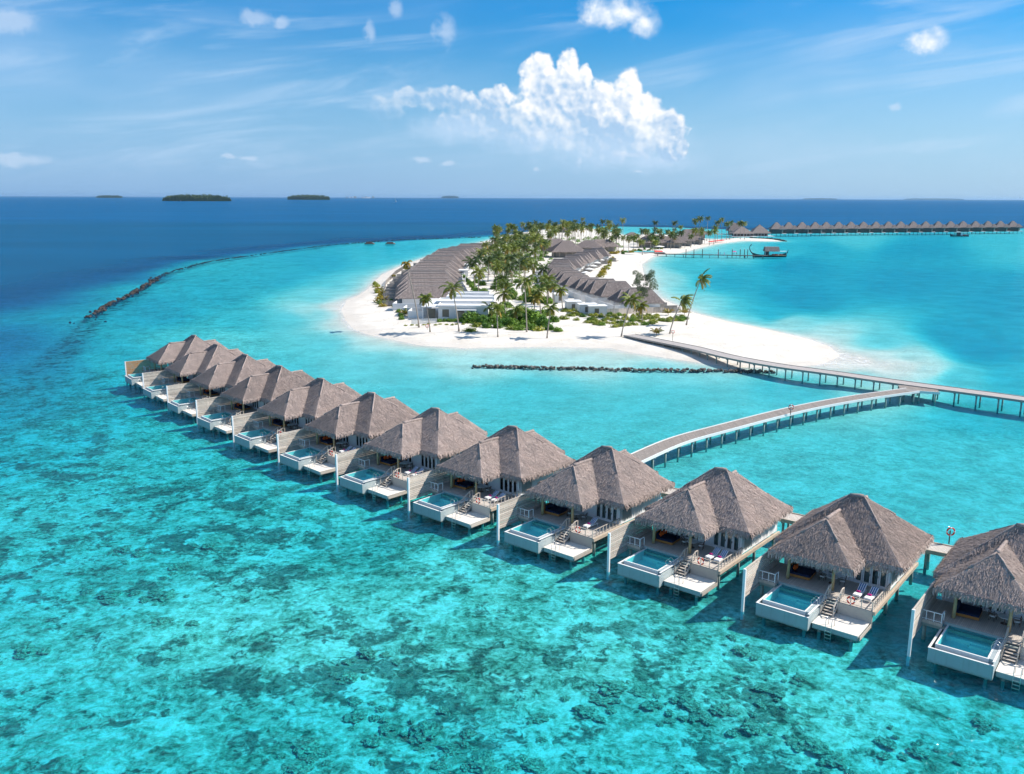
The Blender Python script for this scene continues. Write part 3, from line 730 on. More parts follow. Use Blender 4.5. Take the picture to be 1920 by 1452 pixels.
proto = make_villa()
vt = tree_of(proto)
VP = [(35.6,72.0),(22.9,80.6),(10.6,89.9),(-1.6,98.9),(-13.4,108.9),(-24.8,119.4),(-35.9,130.1),(-46.3,141.3),(-56.4,153.0),(-66.2,164.9),(-75.9,177.2),(-85.0,190.0)]
HD = [-38.3,-38.7,-40.0,-41.0,-42.0,-43.0,-44.5,-45.5,-47.0,-48.5,-50.0,-52.0]
ORD = ['nearest','second','third','fourth','fifth','sixth','seventh','eighth','ninth','tenth','eleventh','farthest']
POS = ['cut off by the right edge of the photo'] + [None]*11
desc = ['nearest thatched overwater villa, cut off by the right edge','overwater villa whole in view nearest the right edge, second of the row','third overwater villa from the right edge, navy daybed bare','fourth overwater villa from the right edge, in front of the arched boardwalk end',
 'fifth overwater villa from the right, thatched with pool','sixth overwater villa from the right, orange cushions on its daybed','seventh overwater villa from the right, beside pale slatted wall','eighth overwater villa from the right, thatched roof over white walls',
 'fifth overwater villa from the far left end of the row','fourth overwater villa from the far left end of the row','third overwater villa from the far left end of the row']
desc = ['nearest thatched overwater villa, cut off by the right edge of the photo',
 'overwater villa wholly in view nearest the right edge, second in the near row',
 'third overwater villa from the right edge, striped loungers behind its railing',
 'fourth overwater villa from the right edge, just below the end of the curved boardwalk',
 'fifth thatched overwater villa from the right edge in the near row',
 'sixth thatched overwater villa from the right edge in the near row',
 'seventh thatched overwater villa from the right edge in the near row',
 'fifth thatched overwater villa from the far left end of the near row',
 'fourth thatched overwater villa from the far left end of the near row',
 'third thatched overwater villa from the far left end of the near row',
 'overwater villa next to the last one at the far left end of the row',
 'last overwater villa at the far left end, with an orange-brown slatted wall']
villas = []
for i, (x, y) in enumerate(VP):
    o = proto if i == 0 else copy_tree(vt)
    o.location = (x, y, 0); o.rotation_euler.z = R(HD[i])
    tag(o, desc[i], 'villa', 'thatched overwater villas in the near row'); villas.append(o)
far_v = villas[-1]
for c1_ in kids(far_v):
    if c1_.name.startswith('privacy_wall'):
        sme2 = None
        for s_ in kids(c1_):
            if s_.name.startswith('slat'):
                if sme2 is None: sme2 = s_.data.copy(); sme2.materials[0] = M['orange_wood']
                s_.data = sme2
        c1_['label'] = 'orange-brown slatted privacy wall'
def vloc(i, p):
    a = R(HD[i]); return Vector((VP[i][0]+p[0]*math.cos(a)-p[1]*math.sin(a), VP[i][1]+p[0]*math.sin(a)+p[1]*math.cos(a), p[2]))
VN = ['nearest villa','second villa from the right','third villa from the right','fourth villa from the right','fifth villa from the right','sixth villa from the right','seventh villa from the right','eighth villa from the right','ninth villa from the right','tenth villa from the right','eleventh villa from the right','last villa at the far left']

# terrace furniture, one prototype each
def soft_box(mb, x0, x1, y0, y1, z0, z1, r=.05):
    mb.box(x0+r, x1-r, y0+r, y1-r, z1-r, z1); mb.box(x0, x1, y0, y1, z0, z1-r); return mb
def make_daybed():
    t = empty('daybed')
    f = MB(); f.box(0, 2.1, 0, 2.0, .08, .34); f.build('base', 'daybed_wood', t)
    for k in range(6):
        s_ = MB(); s_.box(-.06, 0, .06+k*.33, .30+k*.33, .08, 1.0); s_.build('back_slat', 'daybed_wood', t)
    b = MB(); b.box(-.08, .02, 0, 2.0, 1.0, 1.08); b.box(-.08, .02, -.06, 0, 0, 1.08); b.box(-.08,.02,2.0,2.06,0,1.08); b.build('back_frame', 'daybed_wood', t)
    m = MB(); soft_box(m, .03, 2.08, .03, 1.97, .34, .58); m.build('mattress', 'navy_fabric', t)
    m = MB(); m.hexa([(.04,.1,.58),(.3,.1,.58),(.3,1.9,.58),(.04,1.9,.58),(.04,.1,1.0),(.16,.1,1.0),(.16,1.9,1.0),(.04,1.9,1.0)]); m.build('back_bolster', 'navy_fabric', t)
    return t
def make_cushion():
    m = MB(); n = 8; S = .27
    for sgn in (1, -1):
        i0 = len(m.v)
        for a in range(n+1):
            for b in range(n+1):
                u = a/n*2-1; w = b/n*2-1; th = .11*((1-u**4)*(1-w**4))**.6
                m.v.append((sgn*th, u*S*(1-.08*(1-w*w)), w*S*(1-.08*(1-u*u))))
        for a in range(n):
            for b in range(n): m.f.append((i0+a*(n+1)+b, i0+a*(n+1)+b+1, i0+(a+1)*(n+1)+b+1, i0+(a+1)*(n+1)+b)[::sgn])
    o = m.build('cushion', 'orange_fabric', None, True); return o
def make_lounger():
    t = empty('sun_lounger')
    f = MB(); f.box(0, .07, 0, 2.0, .26, .34); f.box(.63, .7, 0, 2.0, .26, .34); f.box(.07, .63, 0, .07, .26, .34); f.box(.07, .63, 1.93, 2.0, .26, .34); f.build('frame', 'white_paint', t)
    l = MB(); l.box(-.03, .03, -.03, .03, 0, .26); lm = l.mesh('leg', 'white_paint')
    for x, y in ((.05,.1),(.65,.1),(.05,1.9),(.65,1.9)): inst('leg', lm, t, loc=(x, y, 0))
    m = MB(); m.box(.02, .68, .02, 1.22, .342, .42); m.build('mattress', 'white_fabric', t)
    b = MB(); b.hexa([(.02,1.2,.36),(.68,1.2,.36),(.68,1.95,.86),(.02,1.95,.86),(.02,1.16,.43),(.68,1.16,.43),(.68,1.90,.93),(.02,1.90,.93)]); b.build('backrest', 'striped_fabric', t)
    return t
def make_towel():
    m = MB(); m.tube([(-.2,0,.08), (-.18,0,.08), (.18,0,.08), (.2,0,.08)], [.05,.08,.08,.05], 10); return m.build('rolled_towel', 'pink_fabric', None, True)
def make_table():
    t = empty('round_table')
    m = MB(); m.tube([(0,0,.71),(0,0,.75)], .58, 24); m.build('tabletop', 'white_paint', t)
    m = MB(); m.tube([(0,0,.04),(0,0,.71)], .05, 8); m.build('pedestal', 'dark_wood', t)
    m = MB(); m.tube([(0,0,0),(0,0,.04)], .3, 16); m.build('foot', 'dark_wood', t); return t
def make_chair():
    t = empty('terrace_chair')
    m = MB(); soft_box(m, -.25, .25, -.25, .25, .40, .48); m.build('seat', 'white_fabric', t)
    m = MB()
    m.beam((-.25,.25,.4), (-.25,.32,.9), .05); m.beam((.25,.25,.4), (.25,.32,.9), .05); m.beam((-.25,.32,.88), (.25,.32,.88), .05)
    m.beam((-.25,.27,.5), (.25,.32,.86), .03); m.beam((.25,.27,.5), (-.25,.32,.86), .03); m.beam((-.27,.28,.64), (-.27,-.25,.64), .05); m.beam((.27,.28,.64), (.27,-.25,.64), .05)
    m.build('backrest', 'dark_wood', t)
    l = MB(); l.box(-.025, .025, -.025, .025, 0, .4); lm = l.mesh('leg', 'dark_wood')
    for x, y in ((-.23,-.23),(.23,-.23),(-.23,.23),(.23,.23)): inst('leg', lm, t, loc=(x, y, 0))
    return t
def ring_mesh(Rr=.34, r=.07, red=True):
    a, b = MB(), MB()
    def seg(mb, t0, t1, n, rr):
        pts = [(Rr*math.cos(t0+(t1-t0)*k/n), 0, Rr*math.sin(t0+(t1-t0)*k/n)) for k in range(n+1)]; mb.tube(pts, rr, 8)
    for q_ in range(4):
        seg(a, q_*PI/2+.2, (q_+1)*PI/2-.2, 8, r); seg(b, q_*PI/2-.2, q_*PI/2+.2, 4, r*1.03)
    return a.mesh('buoy_ring', 'red_paint', True), b.mesh('buoy_band', 'white_paint', True)
RM, RBM = ring_mesh()
def buoy(loc, rz, label, group='lifebuoys'):
    t = empty('lifebuoy', loc, rz, label, 'lifebuoy', group); r = inst('ring', RM, t); inst('band', RBM, r); return t
day = make_daybed(); dt = tree_of(day); cu0 = make_cushion(); lo0 = make_lounger(); lt = tree_of(lo0); to0 = make_towel(); ta0 = make_table(); tt = tree_of(ta0); ch0 = make_chair(); ct = tree_of(ch0)
used = set()
def place(first, tree, i, p, rz, label, cat, group, rx=0):
    if id(first) not in used: used.add(id(first)); o = first
    else: o = copy_tree(tree) if tree else copy_tree((first, []))
    o.location = vloc(i, p); o.rotation_euler = (rx, 0, R(HD[i])+rz); return tag(o, label, cat, group)
for i in range(11):
    v_ = VN[i]
    place(day, dt, i, (2.15, 6.15, 2.203), .05, 'navy daybed with wooden back under the roof of the ' + v_, 'daybed', 'daybeds on the villa terraces')
    if i in (1, 2, 4, 5, 6, 8, 9):
        nc = 2 if i in (1, 8, 9) else 3
        for k in range(nc):
            place(cu0, None, i, (2.47+.04*k, 6.75+k*.5, 3.03), .1*k, ('front', 'middle', 'rear')[k if nc == 3 else k*2] + ' orange cushion on the daybed of the ' + v_, 'cushion', 'orange cushions on the daybeds', .7*(k-1))
for i in range(8):
    v_ = VN[i]
    place(ta0, tt, i, (6.15, 7.25, 2.203), 0, 'round white table on the terrace of the ' + v_, 'table', 'round terrace tables')
    for k, (dx_, dy_, rz) in enumerate(((-1.0, .15, 1.4), (.95, .3, -1.3))):
        place(ch0, ct, i, (6.15+dx_, 7.25+dy_, 2.203), rz, ('left' if k == 0 else 'right') + ' wooden chair at the round table of the ' + v_, 'chair', 'wooden terrace chairs')
for i in range(7):
    v_ = VN[i]
    for k, x in enumerate((8.75, 9.95)):
        if i == 3 and k == 1: continue
        jx, jr = random.uniform(-.12, .12), random.uniform(-.10, .10); x += jx
        s_ = 'left' if k == 0 else 'right'
        place(lo0, lt, i, (x, 5.2-.1*k, 2.203), -.12+jr, s_ + ' striped sun lounger on the deck of the ' + v_, 'sun lounger', 'striped sun loungers on the decks')
        place(to0, None, i, (x+.32, 5.95-.1*k, 2.625), -.12+jr, 'pink rolled towel on the ' + s_ + ' lounger of the ' + v_, 'towel', 'pink rolled towels on the loungers')
for i in range(8):
    p = vloc(i, (9.25, 3.44, 2.72)); buoy(p, R(HD[i]), 'red and white lifebuoy hanging on the deck rail of the ' + VN[i])

# ------------------------------------------------------------------ boardwalks
def catmull(P, n=12):
    P = [Vector(p) for p in P]; P = [P[0]*2-P[1]] + P + [P[-1]*2-P[-2]]; out = []
    for i in range(1, len(P)-2):
        for k in range(n):
            t = k/n; a, b, c, d = P[i-1:i+3]
            out.append(.5*((2*b)+(c-a)*t+(2*a-5*b+4*c-d)*t*t+(3*b-a-3*c+d)*t**3))
    out.append(P[-2]); return out
def resample(P, step):
    out = [P[0].copy()]; acc = 0
    for a, b in zip(P, P[1:]):
        L = (b-a).length
        while acc + L >= step:
            t = (step-acc)/L; a = a.lerp(b, t); out.append(a.copy()); L = (b-a).length; acc = 0
        acc += L
    return out
def boardwalk(name, label, pts, width, mat_top, step=4.0, thick=.18, curb=True, fascia='pale_wood', group=None, piles=True, skirt=None):
    C_ = resample(catmull(pts, 24), .5); t = empty(name, C_[0]*1.0, 0, label, 'boardwalk', group); o0 = Vector(C_[0])
    nrm = []
    for k in range(len(C_)):
        d = C_[min(k+1, len(C_)-1)]-C_[max(k-1, 0)]; d.z = 0; d.normalize(); nrm.append(Vector((-d.y, d.x, 0)))
    me = MB(); bl, br = MB(), MB()
    # planking laid crosswise in short boards, real gaps between them
    def strip(mb, off0, off1, z0, z1):
        i0 = len(mb.v)
        for p, n in zip(C_, nrm):
            for o_, z in ((off0, z0), (off1, z0), (off1, z1), (off0, z1)):
                q = p+n*o_-o0; mb.v.append((q.x, q.y, q.z+z))
        for k in range(len(C_)-1):
            for j in range(4): a = i0+k*4+j; b = i0+k*4+(j+1) % 4; mb.f.append((a, a+4, b+4, b))
        mb.f.append((i0, i0+1, i0+2, i0+3)); e = i0+(len(C_)-1)*4; mb.f.append((e+3, e+2, e+1, e))
    hw = width/2
    strip(me, -hw, hw, -thick, 0); d = me.build('deck', mat_top, t)
    if curb:
        strip(bl, hw-.02, hw+.14, -.34, .10); bl.build('edge_beam', fascia, t)
        strip(br, -hw-.14, -hw+.02, -.34, .10); br.build('edge_beam', fascia, t)
    if piles:
        pm = MB(); pm.tube([(0,0,-3.6), (0,0,-.3)], .16, 8); pme = pm.mesh('pile', 'pile_concrete', True)
        cm = MB(); cm.box(-hw-.1, hw+.1, -.14, .14, -.52, -.19); cme = cm.mesh('cross_beam', 'pile_concrete')
        for k in range(4, len(C_)-2, int(step/.5)):
            p = C_[k]-o0; n = nrm[k]; a = math.atan2(n.y, n.x)
            if p.z+o0.z < 1.4: continue
            cb_ = inst('cross_beam', cme, t, loc=p, rz=a)
            for s_ in (-1, 1): inst('pile', pme, cb_, loc=(s_*(hw-.35), 0, 0))
    return t
boardwalk('boardwalk', 'brown curving boardwalk joining the villa row to the long jetty', [at(x, y, 2.2) for x, y in ((1150,880),(1197,857),(1270,826),(1352,803),(1490,768),(1600,747),(1712,731))], 3.0, 'walk_boards', fascia='white_render')
boardwalk('boardwalk', 'pale grey jetty running from the white beach to the right edge', [at(1180,628,1.32), at(1225,637,1.5), at(1300,652,1.8)] + [at(x, y, 2.25) for x, y in ((1370,669),(1457,685),(1560,699),(1694,718),(1800,732),(1912,747),(2060,768),(2200,790))], 4.0, 'walk_boards_pale', fascia='grey_wood')
boardwalk('boardwalk', 'narrow boardwalk running behind the row of near villas', [vloc(i, (6, 23.4, 2.19)) for i in range(12)], 2.6, 'deck_boards', fascia='tan_wood')
jp = at(1722, 729, 2.2)
t = empty('landing_platform', jp, R(-18), 'wooden landing where the curving boardwalk meets the grey jetty', 'platform')
m = MB(); m.box(-3.6, 3.6, -2.4, 2.6, -.22, -.012); m.build('deck', 'walk_boards', t); m = MB(); m.box(-3.7, 3.7, -2.55, -2.4, -.45, .05); m.build('edge_beam', 'white_render', t)
pm = MB(); pm.tube([(0,0,-3.6), (0,0,-.2)], .16, 8); pme = pm.mesh('pile', 'pile_concrete', True)
for x in (-3, 0, 3): inst('pile', pme, t, loc=(x, -2.0, 0))
def buoy_post(p, label, h=1.5):
    t = empty('lifebuoy_stand', p, 0, label, 'lifebuoy stand', 'lifebuoy stands on posts')
    m = MB(); m.beam((0,0,0), (0,0,h), .1); m.build('post', 'dark_wood', t); r = inst('ring', RM, t, loc=(0,-.12,h-.1), scale=1.25); inst('band', RBM, r)
buoy_post(at(1482, 778, 2.2), 'red lifebuoy on a post along the curving boardwalk', 1.5)
buoy_post(at(1779, 1020, 2.2), 'red lifebuoy on a post behind the nearest villa', 1.6)
buoy_post(at(1261, 639, 1.55), 'red lifebuoy on a tall post at the beach end of the grey jetty', 2.6)
buoy_post(at(801, 619, 1.2), 'red lifebuoy post on the beach by a leaning palm', 1.3)

# ------------------------------------------------------------------ rocks
def rock_mesh(seed, name='rock', m='rock'):
    rs = random.Random(seed); import bmesh
    bm = bmesh.new(); bmesh.ops.create_icosphere(bm, subdivisions=1, radius=1)
    for v in bm.verts: v.co *= rs.uniform(.62, 1.2)
    me = bpy.data.meshes.new(name); bm.to_mesh(me); bm.free(); me.materials.append(M[m]); return me
RK = [rock_mesh(i) for i in range(6)]; RW = [rock_mesh(20+i, 'rock', 'wet_rock') for i in range(5)]
bw = resample(catmull([at(x, y, 0) for x, y in ((888,687),(940,688.5),(1020,690),(1100,692),(1200,694),(1300,695),(1380,696),(1450,697))], 20), .78)
for k, p in enumerate(bw):
    s = random.uniform(.38, .78)*(1 if 3 < k < len(bw)-4 else .6)
    o = inst('rock', RK[k % 6], None, loc=(p.x+random.uniform(-.2,.2), p.y+random.uniform(-1.0,1.0), random.uniform(.0,.25)), rz=random.uniform(0, 6), scale=(s, s*.9, s*.75))
    tag(o, 'grey boulder in the straight breakwater off the white beach', 'rock', 'boulders of the breakwater')
mb = MB()
def add_rock(mb, p, s, rs=random):
    i = len(mb.v); vs = [(0,0,1),(.9,0,.35),(.28,.85,.35),(-.72,.53,.35),(-.72,-.53,.35),(.28,-.85,.35),(.72,.53,-.4),(-.28,.85,-.4),(-.9,0,-.4),(-.28,-.85,-.4),(.72,-.53,-.4),(0,0,-1)]
    for x, y, z in vs:
        j = rs.uniform(.65, 1.2)*s; mb.v.append((p[0]+x*j, p[1]+y*j, p[2]+z*j*.8))
    for f in [(0,1,2),(0,2,3),(0,3,4),(0,4,5),(0,5,1),(1,6,2),(2,7,3),(3,8,4),(4,9,5),(5,10,1),(6,7,2),(7,8,3),(8,9,4),(9,10,5),(10,6,1),(11,7,6),(11,8,7),(11,9,8),(11,10,9),(11,6,10)]:
        mb.f.append(tuple(i+q for q in f))
for p in bw:
    for _ in range(3): add_rock(mb, (p.x+random.uniform(-.6,.6), p.y+random.gauss(0,.8), random.uniform(-.2,.15)), random.uniform(.22,.5))
tag(mb.build('breakwater_rubble', 'rock', None, kind='stuff'), 'loose grey rubble packed between the breakwater boulders', 'rocks')
lw = resample(catmull([at(x, y, 0) for x, y in ((168,594),(197,576),(225,561),(260,545),(280,531),(310,513),(350,501),(400,489),(500,475),(600,461.5),(665,455.5),(750,449.5),(900,444.5))], 20), 1.5)
mb = MB(); cnt = 0
for k, p in enumerate(lw):
    near = k/len(lw)
    if random.random() < (.10 if near < .2 else .42): continue
    s = random.uniform(.4, .95)
    if cnt < 90 and near < .22:
        o = inst('rock', RW[k % 5], None, loc=(p.x+random.gauss(0,.8), p.y+random.gauss(0,1.6), .1), rz=random.uniform(0,6), scale=(s*1.1, s*1.3, s*.6)); cnt += 1
        tag(o, 'dark wet rock in the curving reef wall at the left', 'rock', 'dark rocks of the reef wall')
    for _ in range(3): add_rock(mb, (p.x+random.gauss(0,.7), p.y+random.gauss(0,1.1), random.uniform(-.42,-.05)), random.uniform(.3, .7))
for x, y, n in ((163,600,5),):
    q = at(x, y, 0)
    for _ in range(n): add_rock(mb, (q.x+random.gauss(0,3), q.y+random.gauss(0,4), random.uniform(-.6,-.25)), random.uniform(.3, .7))
tag(mb.build('reef_wall', 'wet_rock', None, kind='stuff'), 'dark rubble of the reef wall curving round the lagoon', 'rocks')
# coral heads standing on the bed
def coral_mesh(seed):
    import bmesh
    bm = bmesh.new(); bmesh.ops.create_icosphere(bm, subdivisions=3, radius=1)
    o_ = Vector((seed*3.1, 0, 0))
    for v in bm.verts:
        n = mnoise.fractal(v.co*2.2+o_, 1., 2.1, 5); v.co *= 1+.75*n
        v.co.z *= .26
    me = bpy.data.meshes.new('coral_head'); bm.to_mesh(me); bm.free(); me.materials.append(M['coral_rock'])
    return me
CM = [coral_mesh(i) for i in range(5)]
heads = [(798,1366,1.5),(1150,1290,1.7),(1220,1320,1.2),(575,1395,1.3),(560,1440,1.3),(690,1225,1.2),(665,1340,1.3),(1095,1330,1.3),(305,1115,1.7),(205,1110,1.6),(300,1165,1.4),(45,1215,1.2),(1530,1400,1.6),(1560,1422,1.2),(1290,1318,1.2),(1350,1330,1.0),(1410,1365,1.1),(1665,1390,.9),(1720,1405,1.0),(905,1430,1.3),(840,1395,.9),(330,1060,1.3),(260,1035,1.1),(1500,1270,.8),(1425,1290,.9),(1460,1300,.8),(1390,1220,1.0),(1280,1195,.9),(1010,1345,1.2),(1000,1430,1.1),(230,1025,1.2),(390,1020,1.2),(700,1385,1.0),(1840,1350,.9),(655,1270,1.1)]
for k, (x, y, s) in enumerate(heads):
    p = at(x, y, -.7); zb = gz(p.x, p.y)
    s *= .64
    o = inst('coral_head', CM[k % 5], None, loc=(p.x, p.y, zb+.12), rz=k*1.7, scale=(s, s*random.uniform(.7,1.1), s*.8))
    tag(o, 'dark coral head under the shallow turquoise water in front of the villas', 'coral', 'coral heads on the near reef')
    for j in range(6):
        a = random.uniform(0, 6.28); rr = random.uniform(.8, 3.6)*s**.5; s2 = s*random.uniform(.18, .6); qx, qy = p.x+math.cos(a)*rr, p.y+math.sin(a)*rr
        o2 = inst('coral_head', CM[(k+j) % 5], None, loc=(qx, qy, gz(qx, qy)+.04), rz=a*3, scale=(s2*random.uniform(.7,1.5), s2, s2*random.uniform(.6,1.3)))
        tag(o2, 'dark coral head under the shallow turquoise water in front of the villas', 'coral', 'coral heads on the near reef')

# ------------------------------------------------------------------ palms
def frond_geo(mb, base, yaw, elev, L, droop, old=0., pairs=13, lw=.09, wid=.85, arch=1.0):
    """one feather leaf: a curved midrib with leaflets hanging off both sides"""
    d = Vector((math.cos(yaw), math.sin(yaw), 0)); s = Vector((-d.y, d.x, 0)); pts = []
    p = Vector(base); a = elev; n = 9
    for k in range(n+1):
        pts.append(p.copy()); p = p + (d*math.cos(a)+Vector((0,0,math.sin(a))))*L/n; a -= droop/n*(.5+1.0*k/n)*arch
    i0 = len(mb.v); 
    mb.tube(pts, [.05*(1-.8*k/n) for k in range(n+1)], 3, False)
    for q in range(pairs):
        t = .14+.86*(q+.5)/pairs; x = t*n; k = min(int(x), n-1); c = pts[k].lerp(pts[k+1], x-k); tan = (pts[k+1]-pts[k]).normalized()
        ll = wid*math.sin(PI*min(1, (.18+.82*t)))**.6*random.uniform(.85,1.1)+.12
        for sg in (-1, 1):
            dn = (s*sg*.85+tan*.55+Vector((0,0,-.35-.35*random.random()))).normalized()
            e = c+dn*ll; w = tan*lw
            m_ = c+dn*ll*.45
            mb.quad(c-w*.6, c+w*.6, m_+w, m_-w); mb.tri(m_-w, m_+w, e+Vector((0,0,-.12)))
    if mb.old is None: mb.old = [0.]*i0
    mb.old += [old]*(len(mb.v)-len(mb.old))
def wind(yaw):   # fronds are blown towards +x a little
    return yaw
def crown_specs(n, seed, L=3.6):
    rs = random.Random(seed); out = []
    for k in range(n):
        yaw = 2.399*k+rs.uniform(-.2,.2); t = k/(n-1)
        el_ = 1.25-1.75*t+rs.uniform(-.12,.12); out.append((yaw, el_, L*rs.uniform(.85,1.1)*(1-.12*t), 1.3+.9*rs.random()+.2*t, max(0, (t-.62)*2.2)*rs.uniform(.4,1.2)))
    return out
def trunk_mesh(h, lean, seed, r0=.24, r1=.13):
    rs = random.Random(seed); m = MB(); n = 9; pts = []
    for k in range(n+1):
        t = k/n; pts.append((lean[0]*(t**1.35), lean[1]*(t**1.35), h*t))
    m.tube(pts, [(r0*1.5 if k == 0 else r0*(1-t_)+r1*t_)*rs.uniform(.93,1.07) for k, t_ in [(k, k/n) for k in range(n+1)]], 8); return m.mesh('trunk', 'palm_trunk', True)
# far palms share a few crowns
CR = []
for s in range(7):
    m = MB()
    for f in crown_specs(19, s, 4.5): frond_geo(m, (0,0,0), f[0], f[1], f[2], f[3], f[4]*(1.5 if s % 3 == 0 else .9), pairs=11, lw=.17, wid=1.1)
    nm = 'palm_leaf' if s % 2 == 0 else 'palm_leaf_dark'; CR.append(m.mesh('crown', nm))
TRK = [trunk_mesh(10, l, i) for i, l in enumerate(((.3,.1),(-.9,.4),(1.3,.2),(.2,-.8)))]
TLEAN = ((.3,.1),(-.9,.4),(1.3,.2),(.2,-.8))
def far_palm(p, h, label, group='coconut palms of the island'):
    k = random.randrange(4); t = empty('palm_tree', p, random.uniform(0, 6.28), label, 'palm tree', group)
    sc_ = h/10; inst('trunk', TRK[k], t, scale=(1, 1, sc_)); inst('crown', random.choice(CR), t, loc=(TLEAN[k][0], TLEAN[k][1], h-.1), scale=random.uniform(.85, 1.12))
# near palms, each frond its own piece
FR = {}
def near_palm(base, top, z0, label, n=16, L=3.3, yellow=0., brown=False, windy=False, seed=0):
    b = at(*base, z0); zb = gz(b.x, b.y); b = at(*base, zb)
    d = ray(*top); y_ = b.y + .0; tt_ = y_/d[1]; T = Vector((d[0]*tt_, y_, H+d[2]*tt_))
    t = empty('palm_tree', b, 0, label, 'palm tree', 'palms standing on the beach'); h = T.z-b.z; lean = (T.x-b.x, 0)
    inst('trunk', trunk_mesh(h, lean, seed, .20, .12), t)
    crm = MB(); crm.tube([(lean[0],0,h-.35),(lean[0],0,h+.15),(lean[0],0,h+.5)], [.16,.24,.08], 7); cr = crm.build('crown', 'palm_leaf', t)
    for f in crown_specs(n+2, seed+50, L*1.22):
        yaw, el_, LL, dr, old = f
        if windy: yaw = (math.atan2(math.sin(yaw)*.45, math.cos(yaw)*.8+.75))
        m = MB(); old = min(1, old+yellow)
        if brown: old = 1; dr *= 1.5
        frond_geo(m, (0,0,0), yaw, el_, LL, dr, old, pairs=17, lw=.12, wid=.85)
        o = m.build('frond', 'palm_leaf', cr); o.location = (lean[0], 0, h+.2)
NP = [((785.6,614.6),(761.7,496),'tall thin palm with a withered brown crown left of the white building',9,1.9,dict(brown=True)),
 ((806.5,623),(797,562),'short dark palm standing on the sand in front of the white building',15,2.5,{}),
 ((860.6,622),(848,543),'tall palm with spread yellow-green fronds before the white building',14,3.9,dict(yellow=.15)),
 ((933.5,633),(931.5,580),'slim palm on the beach right of the big green bush',12,2.9,dict(yellow=.2)),
 ((987.7,623),(983.5,531),'tallest straight palm on the front beach before the grove',18,3.9,{}),
 ((1025.6,636),(1033,580),'thin palm nearest the water in the middle of the front beach',11,2.6,dict(yellow=.1)),
 ((1165,632),(1184,564),'leaning palm with a thick dark crown left of the jetty foot',17,3.6,{}),
 ((1204.8,606),(1202,575),'short thick palm in the scrub beside the leaning palm',14,2.6,dict(yellow=.4)),
 ((1255.8,626),(1277.7,566),'wind-blown leaning palm left of the tallest leaning palm',14,3.4,dict(windy=True)),
 ((1287,610),(1313,526),'tallest leaning palm at the right end of the beach',12,3.6,dict(windy=True)),
 ((1054.8,583),(1052,545),'palm beside the right-hand row of thatched roofs, close to the sand path',14,2.9,dict(yellow=.2)),
 ((1038,575),(1037,538),'palm directly left of the one by the sand path',13,2.7,dict(yellow=.3)),
 ((948,600),(945,552),'dark drooping palm behind the large green bush',16,3.6,{}),
 ((970,607),(968,583),'low palm with long arching fronds over the green bush',14,3.4,{}),
 ((921,600),(917,578),'low dark palm close to the right side of the white building',12,3.1,{}),
 ((1014,596),(1010,548),'palm in the grove right of the tallest straight palm',15,3.3,{}),
 ((1000,598),(1004,560),'yellowing palm behind the tallest straight palm',13,3.0,dict(yellow=.5))]
for k, (b, tp, lb, n, L, kw) in enumerate(NP): near_palm(b, tp, 1.2, lb, n, L, seed=k, **kw)
# young palms: stemless fans
def young_palm(base, label, h=2.8, n=9, yellow=.6):
    p = at(*base, 1.1); t = empty('young_palm', (p.x, p.y, gz(p.x, p.y)-.05), random.uniform(0,6), label, 'young palm', 'young palms')
    s_ = MB(); s_.tube([(0,0,0),(0,0,.7)], [.13,.07], 7); s_.build('trunk', 'palm_trunk', t)
    for k in range(n):
        m = MB(); frond_geo(m, (0,0,.6), k*2.4, 1.3-.07*k, h, 1.1+.06*k, min(1, yellow*random.uniform(.5,1.5)), pairs=11, lw=.1, wid=.6); m.build('frond', 'palm_leaf', t)
for b, lb in (((1231,629),'young upright palm on the sand by the foot of the grey jetty'),((1253,590),'young palm behind the right end of the picket fence'),((760,592),'yellow young palm at the left corner of the white building'),
              ((712,545),'yellow young palm at the left tip of the beach, upper one'),((716,552),'yellow young palm at the left tip of the beach, middle one'),((722,566),'yellow young palm at the left tip of the beach, lower one'),((738,520),'small palm by the grey fence of the left row'),
              ((757,580),'small green plant-like palm beside the pale walls'),((1283,588),'bare young palm right of the picket fence')):
    young_palm(b, lb, 2.6 if 'small' not in lb else 1.9)

# groves: palms scattered on the ground between the two rows and behind
def scatter(poly, n, mind, seed):
    rs = random.Random(seed); W_ = w2(poly, 1.2); x0, y0 = W_.min(0); x1, y1 = W_.max(0); out = []; tries = 0
    while len(out) < n and tries < 20000:
        tries += 1; x = rs.uniform(x0, x1); y = rs.uniform(y0, y1)
        if sdist(np.array([x]), np.array([y]), W_)[0] < 0: continue
        if any((x-a)**2+(y-b)**2 < mind*mind for a, b in out): continue
        out.append((x, y))
    return out
grA = scatter([(884,545),(905,520),(900,500),(925,480),(930,462),(1010,455),(1040,463),(1020,490),(1000,515),(1025,545),(1040,572),(990,580),(925,572)], 104, 4.0, 3)
grB = scatter([(925,462),(930,452),(1000,443),(1090,440),(1150,450),(1170,470),(1150,480),(1120,468),(1020,458)], 80, 6, 5)
grC = scatter([(1165,470),(1180,455),(1250,450),(1330,450),(1340,456),(1290,468),(1230,474),(1190,480)], 34, 7, 8)
for G_, lb, hh in ((grA, 'green coconut palm in the dense grove between the two rows of roofs', (7, 12.5)), (grB, 'distant coconut palm at the back of the island above the thatched roofs', (10, 15)), (grC, 'distant coconut palm around the beach restaurant', (8, 12.5))):
    Z_ = gzs(G_)
    for (x, y), z in zip(G_, Z_): far_palm((x, y, z-.1), random.uniform(*hh), lb)
